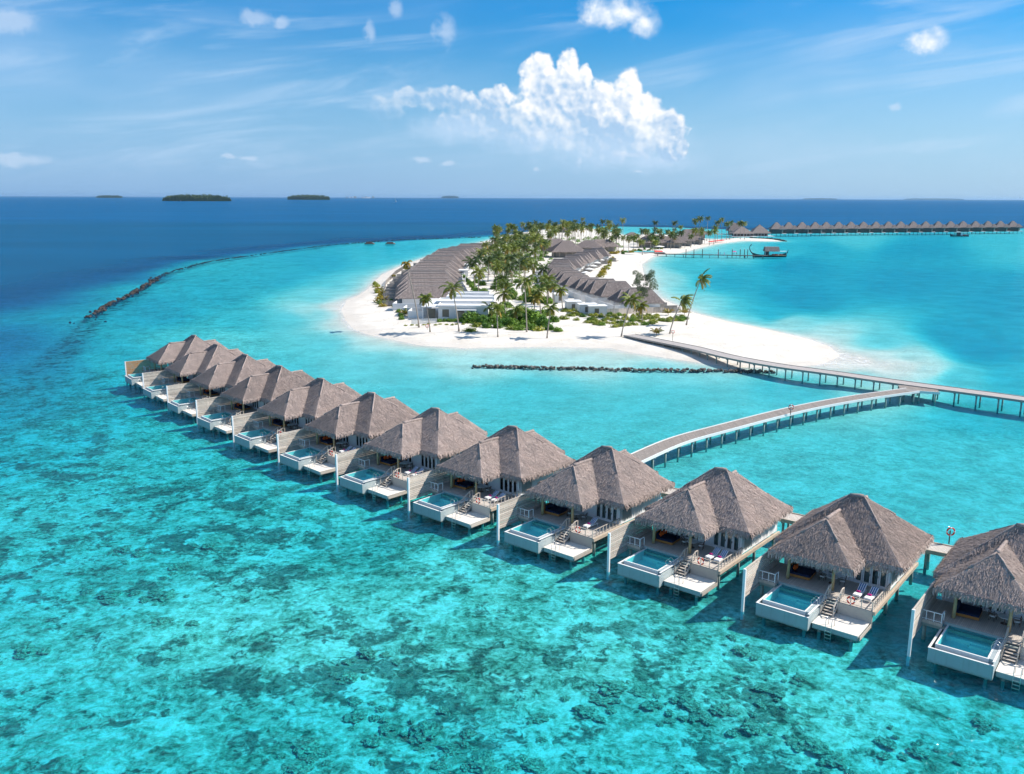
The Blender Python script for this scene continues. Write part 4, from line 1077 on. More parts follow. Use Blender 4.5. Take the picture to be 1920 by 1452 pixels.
for bx, by, tx, ty, lb in ((1094,437,1093,411,'lone thin palm rising highest against the sea at the back of the island'),(1325,452,1326,409,'tall palm on the skyline above the far beach'),(1353,452,1354,412,'tall palm on the far beach with a narrow crown'),
       (1302,455,1300,414,'skyline palm left of the gap of blue sea'),(1308,456,1312,410,'leaning skyline palm beside the gap of blue sea'),(1362,450,1364,420,'low palm among the far beach palms'),(1342,455,1340,427,'dark bushy palm by the far beach'),(1345,453,1347,418,'slim palm behind the dark bushy palm'),
       (1368,449,1368,417,'palm left of the far water pavilion'),(1388,449,1389,418,'palm in front of the far water pavilion'),(1396,449,1398,419,'rightmost palm on the far spit'),(1230,458,1231,417,'tall palm behind the restaurant roof'),(1263,458,1262,418,'tall palm left of the restaurant ridge'),
       (1168,452,1167,413,'palm rising over the far turquoise channel'),(1128,446,1127,415,'bushy palm at the back of the island'),(1142,450,1141,417,'thin palm right of the bushy back palm'),(1063,450,1062,420,'dark palm at the back left of the big roofs'),(931,462,930,427,'leftmost palm on the skyline at the end of the left row'),(958,458,957,424,'second skyline palm from the left'),(968,460,967,428,'third skyline palm from the left'),(1015,455,1015,421,'skyline palm above the grove middle')):
    b = at(bx, by, 1.2); d = ray(tx, ty); h = H+d[2]*b.y/d[1]-1.2; far_palm((b.x, b.y, 1.1), max(6, h), lb)

# ------------------------------------------------------------------ bushes and broadleaf tree
def leaf_cloud(mb, c, r, n, ls=.28, flat=.75):
    for _ in range(n):
        while True:
            v = Vector((random.uniform(-1,1), random.uniform(-1,1), random.uniform(-.3,1)))
            if .25 < v.length < 1: break
        v = v.normalized()*(v.length**.4)*random.uniform(.75,1.08)
        p = Vector((c[0]+v.x*r[0], c[1]+v.y*r[1], c[2]+v.z*r[2]))
        a = Vector((random.uniform(-1,1), random.uniform(-1,1), random.uniform(-.6,.6))).normalized(); b = a.cross(v+Vector((random.uniform(-.5,.5),)*3)).normalized()
        l = ls*random.uniform(.6, 1.3); mb.quad(p-a*l, p-b*l*.5, p+a*l, p+b*l*.5)
def bush_mesh(seed, m, rr=1., n=420, ls=.2, h=.8):
    random.seed(seed); mb = MB()
    for _ in range(6):
        a = random.uniform(0, 6.28); q = random.uniform(0, .6); leaf_cloud(mb, (math.cos(a)*q, math.sin(a)*q, random.uniform(.0,.25)), (random.uniform(.4,.65),)*2+(h*random.uniform(.7,1),), n//6, ls)
    return mb.mesh('bush', m)
BG_ = [bush_mesh(i, 'bush_leaf', n=900, ls=.11) for i in range(3)]; BS_ = [bush_mesh(10+i, 'scrub_leaf', n=260, ls=.15, h=.6) for i in range(3)]; BY_ = [bush_mesh(20+i, 'yellow_leaf', n=300, ls=.15, h=.8) for i in range(2)]
random.seed(99)
def bush(px, py, r, h, kind, label, group=None, name='bush', z=None):
    p = at(px, py, 1.2); o = inst(name, random.choice(kind), None, loc=(p.x, p.y, gz(p.x, p.y)-.1), rz=random.uniform(0,6), scale=(r, r, h)); return tag(o, label, 'bush', group)
bush(886,604,4.2,4.0,BG_,'large round dark green bush right of the white building')
bush(905,608,3.4,3.0,BG_,'green bush filling the gap beside the large round bush')
bush(925,607,3.6,3.2,BG_,'green bush left of the middle of the front hedge'); bush(945,610,3.6,3.0,BG_,'green bush at the middle of the front hedge')
bush(965,611,3.4,3.0,BG_,'green bush near the tallest straight palm'); bush(1002,607,5.2,5.4,BG_,'tallest rounded bright green bush in the front hedge')
bush(1022,612,3.8,3.6,BG_,'bright green bush at the right end of the front hedge'); bush(1044,620,2.3,1.6,BG_,'low green shrub spilling over the sand path')
bush(882,620,3.0,1.8,BS_,'dry olive shrub on the sand below the round bush'); bush(980,612,3,2.4,BG_,'green bush behind the trunk of the tallest straight palm')
for i, (x, y, rr) in enumerate(((893,612,2.6),(912,614,2.4),(933,615,2.6),(955,617,2.5),(975,618,2.4),(995,618,2.6),(1013,619,2.6),(1030,618,2.4))): bush(x, y, rr, rr*.85, BG_ if i % 3 else BS_, 'low leafy shrub along the sand edge of the front hedge', 'low shrubs edging the front hedge')
fh = scatter([(880,596),(950,588),(1035,592),(1040,608),(960,610),(885,608)], 34, 2.6, 41)
for (x, y), z in zip(fh, gzs(fh)):
    o = inst('bush', random.choice(BG_+BG_+BS_[:1]), None, loc=(x, y, z-.1), rz=random.uniform(0,6), scale=(2.8, 2.8, random.uniform(2.2, 3.6))); tag(o, 'green bush packed in the dense front hedge below the grove', 'bush', 'bushes packed in the front hedge')
for i in range(7): bush(820+i*7, 603+random.uniform(-1,1), 1.3, 1.3, BG_, 'low green plant at the foot of the white wall', 'low plants along the white wall')
for i in range(11): bush(760+i*11+random.uniform(-2,2), 608+i*.1+random.uniform(-1,1), .9, .8, BS_, 'small yellow-green plant on the sand before the fence', 'small plants before the low fence')
for x, y in ((735,566),(741,575),(748,585),(752,592),(755,598)): bush(x, y, 1.5, 1.6, BG_, 'green plant in the row left of the pale garden walls', 'plants left of the garden walls')
scr = scatter([(1050,580),(1075,578),(1150,590),(1230,590),(1280,592),(1290,599),(1240,606),(1180,616),(1120,612),(1070,598)], 95, 1.7, 15)
for (x, y), z in zip(scr, gzs(scr)):
    o = inst('bush', random.choice(BS_+BS_+BG_[:1]), None, loc=(x, y, z-.1), rz=random.uniform(0,6), scale=(1.6, 1.6, 1.5)); tag(o, 'yellow-green scrub bush in front of the right-hand picket fence', 'bush', 'scrub before the picket fence')
for (px0, py0, px1, py1, n, kd, lb, gr_) in ((1125,520,1148,486,16,BY_+BS_,'yellow-green shrub between the roofs and the inner beach','shrubs along the inner beach'),(1135,478,1165,474,8,BY_,'yellow shrub at the top of the inner beach','yellow shrubs at the top of the beach'),
      (868,520,905,562,20,BG_,'green hedge bush along the path behind the left row','hedge behind the left row'),(1000,490,1025,478,8,BG_,'green bush by the right-hand row','bushes left of the right row'),(1160,476,1240,466,14,BY_+BG_+BS_,'bush beside the beach pool','bushes by the beach pool'),(1085,583,1060,600,4,BS_,'low bush by the sand path','low bushes by the sand path'),(705,530,716,575,9,BY_+BS_,'yellow shrub on the sand at the left tip','shrubs on the left tip'),(1243,462,1300,455,8,BG_+BS_,'bush near the restaurant','bushes near the restaurant')):
    for i in range(n):
        t = i/(n-1); bush(px0+(px1-px0)*t+random.uniform(-3,3), py0+(py1-py0)*t+random.uniform(-1.5,1.5), random.uniform(1.5,2.6), random.uniform(1.6,2.8), kd, lb, gr_)
ub = scatter([(878,560),(905,500),(930,462),(1010,450),(1150,445),(1170,470),(1040,480),(1030,545),(1040,580),(960,586),(890,580)], 300, 3.0, 77)
ub.sort(key=lambda p: p[1])
um = MB()
for k, ((x, y), z) in enumerate(zip(ub, gzs(ub))):
    if k < 40:
        o = inst('bush', random.choice(BG_), None, loc=(x, y, z-.1), rz=random.uniform(0,6), scale=(3.0, 3.0, 2.6)); tag(o, 'green undergrowth bush below the front palms of the grove', 'bush', 'undergrowth in the grove')
    else: leaf_cloud(um, (x, y, z), (random.uniform(1.6,3.2), random.uniform(1.6,3.2), random.uniform(1.4,2.8)), 110, .45)
tag(um.build('undergrowth', 'bush_leaf', None, kind='stuff'), 'mass of green undergrowth below the palms of the grove', 'undergrowth')
# the airy broadleaf tree
tp = at(1200, 596, 1.2); tp.z = gz(tp.x, tp.y)
t = empty('broadleaf_tree', tp, 0, 'airy grey-green broadleaf tree with pale branches above the thatched roofs', 'tree')
mb = MB(); mb.tube([(0,0,0),(-.6,.1,4),(-.2,.2,7.5)], [.26,.2,.14], 7)
for k in range(17):
    a = k*2.4; e = Vector((.7+math.cos(a)*random.uniform(1.5,3.4), math.sin(a)*2.5, random.uniform(9,15))); mb.tube([(-.2-.3*(k%2),.1,4.5+.3*k), Vector((0,0,7)).lerp(e, .5), e], [.1,.06,.03], 5)
    if k == 0: lb_ = MB()
    leaf_cloud(lb_, e, (1.25,1.25,1.2), 260, .17)
    leaf_cloud(lb_, e+Vector((random.uniform(-1,1),0,random.uniform(-2,-.6))), (1,1,.8), 110, .16)
mb.build('trunk', 'palm_trunk', t, True); lb_.build('crown', 'grey_leaf', t)

# ------------------------------------------------------------------ rows of beach villas
def beach_villa_mesh(w, l, h=7.4, ze=3.0):
    """thatched unit; w along the row, l across it; ridge across the row"""
    b = MB(); A=(-w/2,-l/2,ze); B=(w/2,-l/2,ze); Cc=(w/2,l/2,ze); D=(-w/2,l/2,ze); E_=(0,-l/2+w*.45,h); F_=(0,l/2-w*.45,h)
    for f in ((A,B,E_),(B,Cc,F_,E_),(Cc,D,F_),(D,A,E_,F_)):
        i = len(b.v); b.v += list(f); b.f.append(tuple(range(i, i+len(f))))
        i = len(b.v); b.v += [(x,y,z-.3) for x,y,z in f]; b.f.append(tuple(range(i, i+len(f)))[::-1])
    for p, q in ((A,B),(B,Cc),(Cc,D),(D,A)): b.quad((p[0],p[1],p[2]-.3),(q[0],q[1],q[2]-.3),q,p)
    s_ = MB()
    for f in ((A,B,E_),(B,Cc,F_,E_),(Cc,D,F_),(D,A,E_,F_)): strands(s_, f, 7, .8, .3, .12)
    rc = MB(); rc.tube([B, F_, E_, A], .01, 3) if 0 else rc.tube([(0,-l/2+w*.45,h), (0,l/2-w*.45,h+.05)], .24, 6)
    for p, q in ((A,E_),(B,E_),(Cc,F_),(D,F_)): rc.tube([p, q], .10, 5)
    return b.mesh('roof','thatch_far'), s_.mesh('thatch_cover','thatch_far'), rc.mesh('ridge_cap','ridge_thatch')
def row(centers, n, w, l, label, group, flip=1, first_label=None, last_label=None):
    P = resample(catmull(centers, 30), .25); tot = len(P); rm, sm, rcm = beach_villa_mesh(w*.97, l)
    wm = MB(); wm.box(-w*.46, w*.46, -l*.40, l*.40, 0, 3.05); wme = wm.mesh('wall', 'white_render')
    fm = MB(); fm.box(-w*.5, w*.5, flip*l*.5, flip*l*.5+flip*6.5, 0, .12); 
    tm = MB(); tm.box(-w*.48, w*.48, min(flip*l*.5, flip*(l*.5+5)), max(flip*l*.5, flip*(l*.5+5)), -.2, .12); tme_ = tm.mesh('terrace', 'grey_wood')
    ym = MB()
    for k in range(7):
        y_ = -flip*(l*.42+k*.5)
    ym.box(-w*.46, -w*.43, *sorted((-flip*l*.40, -flip*(l*.40+5))), 0, 2.4); ym.box(-w*.46, w*.46, *sorted((-flip*(l*.40+4.85), -flip*(l*.40+5))), 0, 2.4); yme = ym.mesh('garden_wall', 'white_render')
    fp = MB()
    for k in range(int(5/.35)):
        y_ = flip*(l*.5+k*.35); fp.box(-w*.5, -w*.47, min(y_, y_+flip*.25), max(y_, y_+flip*.25), .1, 2.0)
    fpe = fp.mesh('picket_screen', 'grey_wood')
    out = []
    for i in range(n):
        k = int((i+.5)/n*(tot-2)); p = P[k]; d = (P[min(k+6, tot-1)]-P[max(k-6, 0)]); a = math.atan2(d.y, d.x)
        lb = first_label if i == 0 else (last_label if i == n-1 and last_label else label % NTH[i])
        t = empty('beach_villa', (p.x-math.sin(a)*random.uniform(-1.4,1.4), p.y+math.cos(a)*random.uniform(-1.4,1.4), 1.15), a+random.uniform(-.03,.03), lb, 'villa', group); t.scale = (1, 1, random.uniform(.88,1.12))
        r = inst('roof', rm, t); inst('thatch_cover', sm, r, 'stuff'); inst('ridge_cap', rcm, r); inst('wall', wme, t); inst('terrace', tme_, t); inst('garden_wall', yme, t); inst('picket_screen', fpe, t)
        out.append((p, a))
    return out
NTH = 'first second third fourth fifth sixth seventh eighth ninth tenth eleventh twelfth thirteenth fourteenth fifteenth sixteenth seventeenth eighteenth nineteenth twentieth twenty-first twenty-second twenty-third twenty-fourth twenty-fifth twenty-sixth twenty-seventh'.split()
rowL = row([at(x, y, 5) for x, y in ((812,553),(806,530),(812,508),(836,487),(868,473),(902,463))], 26, 13, 26, 'thatched beach villa, %s roof of the left row counted from the white building', 'beach villas of the left row', 1, 'nearest thatched beach villa of the left row, behind the white building', 'farthest thatched beach villa of the left row')
rowR = row([at(x, y, 5) for x, y in ((1212,566),(1168,553),(1118,538),(1075,524),(1052,510),(1062,496),(1094,484),(1122,476))], 24, 9, 15, 'thatched beach villa, %s roof of the right row counted from the picket fence', 'beach villas of the right row', -1, 'nearest thatched beach villa of the right row, behind the picket fence')
def picket(pts, h, label, name='picket_fence', m='pale_wood', gap=.28):
    P = resample([Vector(p) for p in pts], gap); Z_ = gzs([(p.x, p.y) for p in P]); t = empty(name, (P[0].x, P[0].y, 0), 0, label, 'fence')
    pk = MB(); pk.box(-.09, .09, -.03, .03, 0, h); pme = pk.mesh('picket', m); st = MB(); rl = MB(); n = 0
    for k, (p, z) in enumerate(zip(P, Z_)):
        q = P[min(k+1, len(P)-1)]-P[max(k-1, 0)]; a = math.atan2(q.y, q.x); o_ = (p.x-P[0].x, p.y-P[0].y, z)
        if k < 280: inst('picket', pme, t, loc=o_, rz=a)
        else: st.box(o_[0]-.09, o_[0]+.09, o_[1]-.03, o_[1]+.03, z, z+h)
        if k: 
            for zz in (.4, h-.3): rl.beam((P[k-1].x-P[0].x, P[k-1].y-P[0].y+.06, Z_[k-1]+zz), (o_[0], o_[1]+.06, z+zz), .05, .08)
    if st.v: st.build('pickets', m, t, kind='stuff')
    rl.build('rail', m, t); return t
picket([at(x, y, 1.2) for x, y in ((1120,591),(1160,590),(1230,585),(1276,584))], 2.1, 'pale picket fence before the nearest roofs of the right row')
picket([at(x, y, 1.2) for x, y in ((772,607),(820,606))], 1.7, 'low picket fence in front of the white building', m='white_render')
picket([at(x, y, 1.2) for x, y in ((719,556),(758,557))], 2.0, 'grey picket screen beside the first roofs of the left row', m='grey_wood')
picket([at(x, y, 1.2) for x, y in ((719,556),(724,530),(742,512),(762,499))], 1.8, 'grey picket screen along the left shore', m='grey_wood')

# ------------------------------------------------------------------ white flat-roofed building
def white_building():
    o = at(822, 600, 1.2); t = empty('white_building', (o.x, o.y, 1.15), R(-2), 'white flat-roofed building with stepped roof slabs on the front beach', 'building')
    m = MB(); m.box(0, 16, 0, 9, 0, 4.2); m.box(-1, 17, 9, 19, 0, 4.6); m.box(1, 16, 19, 32, 0, 5.0); m.build('wall', 'white_render', t)
    for x0,x1,y0,y1,z in ((-.4,16.6,-.5,8.6,4.2),(-1.5,17.5,8.7,18.6,4.62),(.5,17,18.8,26,5.0),(.5,15,26.2,32.5,5.4)):
        s_ = MB(); s_.box(x0,x1,y0,y1,z,z+.22); s_.box(x0,x1,y0,y0+.3,z+.22,z+.62); s_.box(x0,x1,y1-.3,y1,z+.22,z+.62); s_.box(x0,x0+.3,y0+.3,y1-.3,z+.22,z+.62); s_.box(x1-.3,x1,y0+.3,y1-.3,z+.22,z+.62); s_.build('roof_slab', 'white_render', t)
    w_ = MB(); w_.box(1.3, 3.5, -.06, .0, 1.0, 3.5); w_.build('window', 'bronze_glass', t)
    fr_ = MB(); 
    for a_ in ((1.15,1.3,-.1,.0,.85,3.65),(3.5,3.65,-.1,.0,.85,3.65),(1.3,3.5,-.1,.0,3.5,3.65),(1.3,3.5,-.1,.0,.85,1.0)): fr_.box(*a_)
    fr_.build('window_frame', 'white_paint', t)
    d_ = MB(); d_.box(6.2, 8.4, -.06, 0, 0, 2.7); d_.build('door', 'tan_wood', t)
    d_ = MB(); d_.box(6.2, 8.4, -.05, 0, 2.75, 3.1); d_.build('transom', 'dark_wood', t)
    c_ = MB(); c_.box(5.8, 12.4, -2.2, -.0, 3.3, 3.55); c_.build('canopy', 'white_render', t)
    for x in (5.9, 9, 12.2): p_ = MB(); p_.box(x-.12, x+.12, -2.1, -1.86, 0, 3.3); p_.build('canopy_post', 'white_render', t)
    w_ = MB(); w_.box(9.2, 11.2, -.06, 0, 1, 3.1); w_.build('window', 'curtain', t)
    # garden court on the left, with tall columns and walls
    for k in range(7):
        c_ = MB(); c_.box(-5.5, -5.1, 1.5+k*3.6, 2.0+k*3.6, 0, 3.9); c_.build('column', 'white_render', t)
    b_ = MB(); b_.box(-5.7, -.0, 1.2, 25, 3.9, 4.15); b_.build('pergola_roof', 'white_render', t)
    wl = MB(); wl.box(-3.6, -1.2, 2.2, 2.5, 0, 3.4); wl.build('court_window', 'bronze_glass', t)
    for k, (x0, y0) in enumerate(((-10.5, 3.5), (-13.5, 12), (-19, 24))):
        g_ = MB(); g_.box(x0, -5.8, y0, y0+.3, 0, 2.4); g_.box(x0, x0+.3, y0+.3, y0+8, 0, 2.4); g_.build('garden_wall', 'white_render', t)
white_building()
def white_house(px, py, w, d_, h, label):
    o = at(px, py, 1.2); t = empty('white_house', (o.x, o.y, 1.15), R(6), label, 'house', 'small white annexes')
    m = MB(); m.box(0, w, 0, d_, 0, h); m.build('wall', 'white_render', t); s_ = MB(); s_.box(-.3, w+.3, -.3, d_+.3, h, h+.25); s_.build('roof_slab', 'white_render', t)
    w_ = MB(); w_.box(w*.3, w*.55, -.05, 0, .8, h-.6); w_.build('window', 'bronze_glass', t)
for a in ((1064,583,5,6,3,'white annexe left of the right row, nearest the sand path'),(1087,590,6,5,3.2,'white annexe with flat roof behind the scrub'),(1105,592,6,5,3.0,'white annexe left end of the picket fence'),(1040,568,5,6,3,'white annexe behind the grove palms'),(855,520,6,8,3.2,'white annexe at the inner edge of the left row'),(862,508,6,8,3.2,'farther white annexe at the inner edge of the left row'),
          (1000,520,7,5,2.6,'white annexe among the grove palms'),(950,500,8,6,2.8,'white annexe deep in the grove')): white_house(*a)

# big roofs in the middle of the island
def pyramid_hall(px, py, w, d_, h, ze, label, rz=0, name='thatched_hall'):
    o = at(px, py, 1.2); t = empty(name, (o.x, o.y, 1.15), rz, label, 'pavilion', None)
    A=(-w/2,-d_/2,ze); B=(w/2,-d_/2,ze); Cc=(w/2,d_/2,ze); D=(-w/2,d_/2,ze); r = max(0, (w-d_)/2); E_=(-r-.3,0,h); F_=(r+.3,0,h)
    b = MB()
    for f in ((A,B,F_,E_),(B,Cc,F_),(Cc,D,E_,F_),(D,A,E_)): i = len(b.v); b.v += list(f); b.f.append(tuple(range(i, i+len(f)))); i = len(b.v); b.v += [(x,y,z-.35) for x,y,z in f]; b.f.append(tuple(range(i, i+len(f)))[::-1])
    for p, q in ((A,B),(B,Cc),(Cc,D),(D,A)): b.quad((p[0],p[1],p[2]-.35),(q[0],q[1],q[2]-.35),q,p)
    ro = b.build('roof', 'thatch_far', t); s_ = MB()
    for f in ((A,B,F_,E_),(B,Cc,F_),(Cc,D,E_,F_),(D,A,E_)): strands(s_, f, 4, 1.0, .4, .15)
    s_.build('thatch_cover', 'thatch_far', ro, kind='stuff')
    wl = MB(); wl.box(-w*.36, w*.36, -d_*.30, d_*.36, 0, ze+.3); wl.build('wall', 'grey_wood', t)
    for k in range(max(3, int(w/4))):
        x = -w*.45+w*.9*k/(max(3, int(w/4))-1); p_ = MB(); p_.box(x-.15, x+.15, -d_*.45, -d_*.45+.3, 0, ze+.2); p_.build('post', 'tan_wood', t)
    return t
pyramid_hall(1062,482,24,20,11,4,'tall pyramid-roofed thatched hall left of the right row', .15)
pyramid_hall(1040,472,26,18,9.5,4,'wide thatched hall behind the pyramid-roofed hall', .1)
pyramid_hall(1104,474,22,16,9,4,'gabled thatched hall in the middle of the island', -.2)
pyramid_hall(1128,472,24,14,9,4,'thatched hall at the top of the inner beach', .35)
pyramid_hall(1222,464,26,18,10,4.2,'left half of the long thatched beach restaurant, nearest the beach pool')
pyramid_hall(1254,464,26,16,9,4.2,'middle roof of the thatched beach restaurant')
pyramid_hall(1278,460,22,16,9,4.2,'right roof of the thatched beach restaurant', -.1)
pyramid_hall(1304,457,16,12,6.5,3.6,'low thatched beach bar at the right of the restaurant', -.1)
pyramid_hall(1300,447,30,14,9,4.2,'thatched roof behind the restaurant palms')
pyramid_hall(1052,436,30,16,9,4.2,'thatched roof behind the palms at the back of the island')
pyramid_hall(1185,447,12,10,6,3.6,'small thatched hut by the far turquoise channel')
# beach pool and sun shelter
o = at(1205, 472, 1.2); t = empty('beach_pool', (o.x, o.y, 1.2), 0, 'turquoise beach pool in front of the thatched restaurant', 'pool')
m = MB(); m.box(-17, 17, -9, 9, -.1, .12); m.build('pool_deck', 'white_render', t); m = MB(); m.quad((-15,-7,.15),(15,-7,.15),(12,7,.15),(-13,7,.15)); me_ = m.build('pool_water', 'pool_water', t)
def parasol(px, py, label, col='parasol_canvas', r=2.2, h=2.6, z0=None):
    o = at(px, py, 1.2); z0 = gz(o.x, o.y) if z0 is None else z0
    t = empty('parasol', (o.x, o.y, z0), 0, label, 'parasol', 'parasols'); m = MB(); m.tube([(0,0,0),(0,0,h)], .05, 6); m.build('pole', 'pale_wood', t)
    m = MB()
    for k in range(8):
        a = k*PI/4; b = (k+1)*PI/4; m.tri((math.cos(a)*r, math.sin(a)*r, h-.7), (math.cos(b)*r, math.sin(b)*r, h-.7), (0,0,h)); m.quad((math.cos(a)*r, math.sin(a)*r, h-.9), (math.cos(b)*r, math.sin(b)*r, h-.9), (math.cos(b)*r, math.sin(b)*r, h-.7), (math.cos(a)*r, math.sin(a)*r, h-.7))
    m.build('canopy', col, t)
parasol(1236,470,'white parasol between the beach pool and the jetty', r=4, h=4)
for x, y, lb in ((1236,473,'red beach sail lying near the jetty root'),): 
    o = at(x, y, 1.2); t = empty('beach_sail', (o.x, o.y, gz(o.x, o.y)), .3, lb, 'sail'); m = MB(); m.hexa([(-4,-2,.3),(4,-1,.3),(3,2,1.6),(-3,3,1.8),(-4,-2,.36),(4,-1,.36),(3,2,1.66),(-3,3,1.86)]); m.build('cloth', 'red_paint', t); m = MB(); m.beam((3,2,0),(3,2,1.6),.1); m.beam((-3,3,0),(-3,3,1.8),.1); m.build('pole', 'pale_wood', t)
for k in range(8):
    parasol(1331+k*3.4, 455.5-k*.42, 'small red beach parasol in the line on the far sand', 'red_paint', 1.8, 2.4)
for k, (dpx, dpy) in enumerate(((1140,485),(1133,489),(1126,493),(1119,499),(1112,505),(1105,511),(1098,518))):
    o = at(dpx-3, dpy, 1.2); parasol(dpx, dpy, 'cream square parasol on the terrace of the right row', r=2.4, h=2.6)

# ------------------------------------------------------------------ thin jetty with the moored boat pavilion
boardwalk('boardwalk', 'thin dark jetty leading out to the moored thatched boat', [at(x, y, 1.5) for x, y in ((1228,476),(1280,477),(1340,478),(1390,479),(1440,479.5))], 3.2, 'grey_wood', fascia='far_dark_wood', step=6)
for k, x in enumerate((1287,1302,1318,1348,1374,1389,1397,1403)):
    o = at(x, 478, 1.5); t = empty('mooring_post', (o.x, o.y+1.9, 0), 0, 'dark mooring post standing along the thin jetty', 'post', 'posts of the thin jetty'); m = MB(); m.tube([(0,0,-1),(0,0,5.2)], .25, 7); m.build('shaft', 'dark_wood', t); m = MB(); m.tube([(0,0,5.2),(0,0,5.5)], [.32,.2], 7); m.build('cap', 'white_paint', t)
def boat():
    o = at(1441, 481.5, 0); t = empty('moored_boat', (o.x, o.y, 0), 0, 'dark wooden boat with a thatched cabin and curled prow at the jetty end', 'boat')
    m = MB(); n = 16; secs = []
    for k in range(n+1):
        u = k/n; x = -17+36*u; w = 3.4*math.sin(PI*min(1, max(0, .06+.9*u)))**.55; zt = 1.6+2.2*abs(2*u-1)**3.5
        secs.append([(x, -w, zt), (x, -w*.75, .2), (x, 0, -.7), (x, w*.75, .2), (x, w, zt)])
    i0 = len(m.v)
    for s_ in secs: m.v += s_
    for k in range(n):
        for j in range(4): a = i0+k*5+j; m.f.append((a, a+1, a+6, a+5))
    t.scale = (.66, .66, .72)
    m.build('hull', 'boat_hull', t, True)
    m = MB(); m.box(-9, 15, -3.2, 3.2, 1.5, 1.7); m.box(-2, 17.5, -5.2, -3.2, 1.1, 1.4); m.build('deck', 'boat_deck', t)
    m = MB(); m.tube([(-16.6,0,2.5),(-19,0,4.5),(-20.6,0,7),(-20.8,0,9.5),(-19.6,0,11.2),(-18.6,0,11.6)], [.7,.6,.45,.35,.4,.55], 8); m.build('prow', 'boat_hull', t, True)
    m = MB(); m.tube([(18.6,0,2.6),(20,0,4.6),(20.8,0,6.6)], [.6,.45,.3], 8); m.build('stern_post', 'boat_hull', t, True)
    m = MB(); m.hexa([(-5.2,-4.6,5.2),(10.4,-4.6,5.2),(10.4,4.6,5.2),(-5.2,4.6,5.2),(-4.8,-2.2,9.6),(10,-2.2,9.6),(10,2.2,9.6),(-4.8,2.2,9.6)]); r_ = m.build('roof', 'thatch_far', t)
    m = MB(); m.box(-4, -.5, -2.6, 2.6, 1.7, 5.2); m.build('cabin', 'far_dark_wood', t)
    for x in (-4.6, 0, 4.6, 9.8): m = MB(); m.box(x-.15, x+.15, -3.8, -3.5, 1.4, 5.2); m.build('post', 'white_paint', t)
    m = MB(); m.box(3, 9, -2.2, -1.2, 1.7, 2.6); m.box(11, 15, -2, -1, 1.7, 2.6); m.build('bench', 'red_paint', t)
    m = MB(); m.box(10.4, 18.6, -2.4, 2.4, 5.2, 5.32); m.build('awning', 'white_fabric', t)
    for x in (13.5, 18.2): m = MB(); m.box(x-.1, x+.1, -2.4, -2.2, 1.6, 5.2); m.build('awning_post', 'white_paint', t)
boat()
def person(loc, cloth, label, rz=0, h=1.7, group='people on the thin jetty'):
    me = bpy.data.meshes.new('body')
    J = [(0,0,.93),(0,0,1.15),(0,0,1.38),(0,0,1.48),(0,0,1.62),(.10,0,.9),(.12,.05,.5),(.13,0,.06),(-.10,0,.9),(-.13,-.08,.5),(-.14,0,.06),(.19,0,1.38),(.27,.02,1.1),(.28,-.08,.88),(-.19,0,1.38),(-.28,.02,1.12),(-.25,-.18,.95),(.13,-.14,.04),(-.14,-.14,.04)]
    Ed = [(0,1),(1,2),(2,3),(3,4),(0,5),(5,6),(6,7),(0,8),(8,9),(9,10),(2,11),(11,12),(12,13),(2,14),(14,15),(15,16),(7,17),(10,18)]
    rad = [.15,.14,.15,.06,.11,.10,.065,.045,.10,.065,.045,.065,.045,.03,.065,.045,.03,.04,.04]
    me.from_pydata(J, Ed, []); me.materials.append(M[cloth]); t = bpy.data.objects.new('person', None); C.objects.link(t); t.location = loc; t.rotation_euler.z = rz; tag(t, label, 'person', group)
    o = bpy.data.objects.new('body', me); C.objects.link(o); o.parent = t; md = o.modifiers.new('skin', 'SKIN'); s2 = o.modifiers.new('sub', 'SUBSURF'); s2.levels = s2.render_levels = 1
    for k, v in enumerate(me.skin_vertices[0].data): v.radius = (rad[k],)*2; v.use_root = (k == 0)
    hb = MB(); hb.tube([(0,0,1.56),(0,0,1.66),(0,.01,1.75)], [.10,.12,.05], 8); hb.build('hair', 'dark_wood', t, True)
for x, cl_, lb in ((1346,'pink_cloth','person in pink standing on the thin jetty, leftmost of the group'),(1350,'blue_cloth','person in blue standing beside the leftmost one on the jetty'),(1358,'pink_cloth','person in pink walking alone on the thin jetty'),(1376,'blue_cloth','person in dark clothes under a pink parasol on the jetty'),(1381,'skin','person next to the pink parasol on the jetty')):
    o = at(x, 478, 1.5); person((o.x, o.y, 1.5), cl_, lb, random.uniform(0, 6))
o = at(1377, 478, 1.5); t = empty('parasol', (o.x, o.y+.6, 1.5), 0, 'pink parasol held over people on the thin jetty', 'parasol'); m = MB(); m.tube([(0,0,0),(0,0,2.5)], .04, 6); m.build('pole', 'pale_wood', t); m = MB()
for k in range(8): a = k*PI/4; b = a+PI/4; m.tri((math.cos(a)*1.7, math.sin(a)*1.7, 2.0), (math.cos(b)*1.7, math.sin(b)*1.7, 2.0), (0,0,2.6))
m.build('canopy', 'pink_fabric', t)

